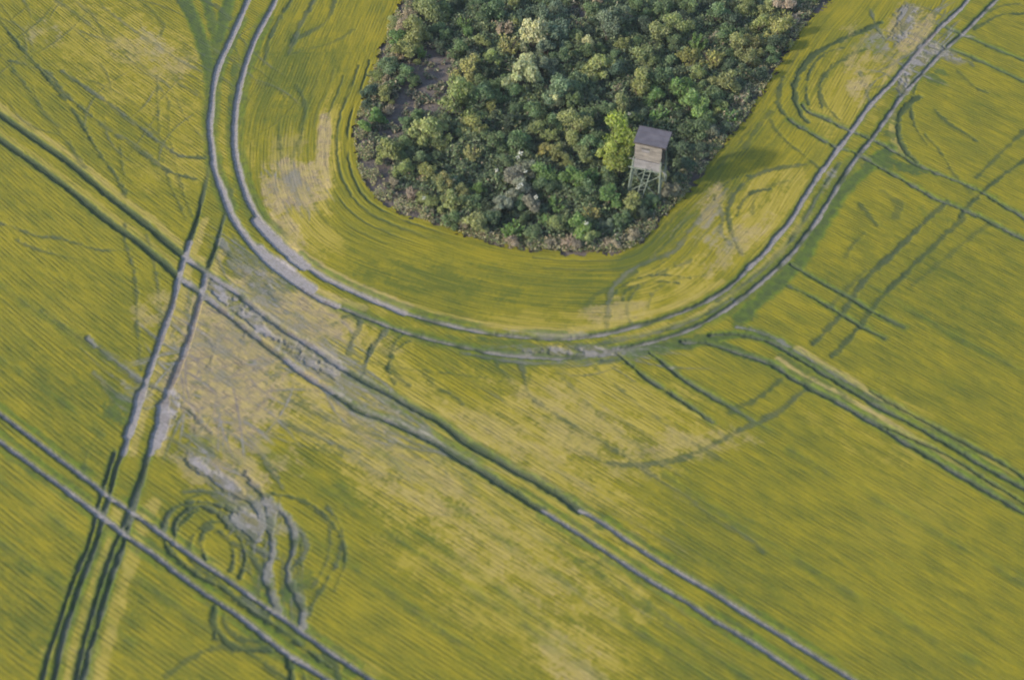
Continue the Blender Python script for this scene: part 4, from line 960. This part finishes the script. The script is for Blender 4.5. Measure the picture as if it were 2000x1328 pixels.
boards(-hy + .02, hy - .02, Z0, Z1 + .1, W / 2 - .015, n=13, axis_='y', hole=(-.3, .3, 4.25, 4.6), seed=5).build('side_wall', m_fascia_shade, stand)  # outer right wall, its shade painted in with darker boards than the left
boards(-W / 2, W / 2, Z0, Z1 + .25, hy - .015, n=14, hole=(-.35, .3, 2.95, 4.75), seed=6).build('back_wall', m_beige, stand)
fl = MB()
for i in range(9): fl.box((0, -hy + .1 + i * .165, Z0 - .02), (W + .02, .155, .035))
fl.build('floor', m_greyw, stand)
rt = MB(); tilt = Matrix.Rotation(math.atan2(.26, 1.95), 3, 'X')
rt.box((.08, .0, 5.26), (2.42, 1.72, .05), tilt); rfo = rt.build('roof', m_felt, stand, .012)
rb = MB()
for yy in (-.84, .84): rb.box((.08, yy, 5.215 + yy * .133), (2.46, .03, .11), tilt)
for xx in (-1.2, 1.2): rb.box((.08 + xx, 0, 5.215), (.03, 1.66, .10), tilt)
rb.build('fascia', m_fascia_shade, rfo)
for yy in (-.83, -.28, .27, .81): MB().box((.08, yy, 5.292 + yy * .133), (2.38, .035, .018), tilt).build('batten', m_felt, rfo)
legs = [((-W / 2 - .02, -hy), (-W / 2 - .22, -hy - .18)), ((W / 2 + .02, -hy), (W / 2 + .20, -hy - .18)), ((-W / 2 - .02, hy), (-W / 2 - .2, hy + .2)), ((W / 2 + .02, hy), (W / 2 + .22, hy + .2))]
for (tx, ty), (bx_, by_) in legs:
    MB().pole((bx_, by_, -.15), (tx, ty, Z0 + .85), .085, .07).build('leg', m_pole, stand)
    # doubled pole beside each leg
    MB().pole((bx_ + .12, by_ + .02, -.15), (tx + (.05 if tx > 0 else .07), ty + .03, Z0 - .05), .06, .05).build('support_pole', m_pole, stand)
def L(i, z):
    (tx, ty), (bx_, by_) = legs[i]; k = z / (Z0 + .85); return (bx_ + (tx - bx_) * k, by_ + (ty - by_) * k, z)
for a, b in ((0, 1), (2, 3), (0, 2), (1, 3)):
    MB().pole(L(a, .5), L(b, 2.5), .04, .035, 7).build('brace', m_pole, stand); MB().pole(L(b, .5), L(a, 2.5), .04, .035, 7).build('brace', m_pole, stand)
MB().pole((-W / 2 - .35, -hy - .08, Z0 - .1), (W / 2 + .12, -hy - .08, Z0 - .1), .05, .05, 7).build('cross_beam', m_pole, stand)
MB().pole((-W / 2 - .38, -hy - .09, Z0 + .72), (W / 2 + .1, -hy - .07, Z0 + .66), .025, .025, 7).build('hand_rail', m_greyw, stand)
MB().pole((W / 2, -hy - .05, Z0 + .25), (W / 2 + .62, -hy - .35, Z0 + .02), .028, .025, 7).build('arm_pole', m_greyw, stand)
ld = bpy.data.objects.new('ladder', None); COL.objects.link(ld); ld.parent = stand
la, lb_ = Vector((-.30, -hy - .95, -.1)), Vector((.18, -hy - .1, Z0 + .1)); side = Vector((.21, .05, 0))
for s_ in (-1, 1): MB().pole(la + side * s_, lb_ + side * s_, .045, .04, 7).build('rail', m_pole, ld)
for i in range(10):
    k = (i + .8) / 10.6; c_ = la.lerp(lb_, k); MB().pole(c_ - side * 1.15, c_ + side * 1.15, .028, .028, 6).build('rung', m_pole, ld)

# ================================================================ 4. THE AIR
bm = bmesh.new(); bmesh.ops.create_cube(bm, size=1, matrix=Matrix.Translation((0, 60, 34)) @ Matrix.Diagonal((3600, 3600, 71, 1)))
me = bpy.data.meshes.new('haze'); bm.to_mesh(me); bm.free()
m_h = bpy.data.materials.new('haze_air'); m_h.use_nodes = True; ht = m_h.node_tree; ht.nodes.remove(ht.nodes['Principled BSDF'])
pv = ht.nodes.new('ShaderNodeVolumePrincipled'); pv.inputs['Color'].default_value = (.86, .92, 1, 1); pv.inputs['Density'].default_value = .00024; pv.inputs['Anisotropy'].default_value = .2
ht.links.new(pv.outputs[0], ht.nodes['Material Output'].inputs['Volume']); me.materials.append(m_h)
o = bpy.data.objects.new('haze', me); COL.objects.link(o); tag(o, 'thin bluish summer haze over the fields', 'haze', kind='stuff')
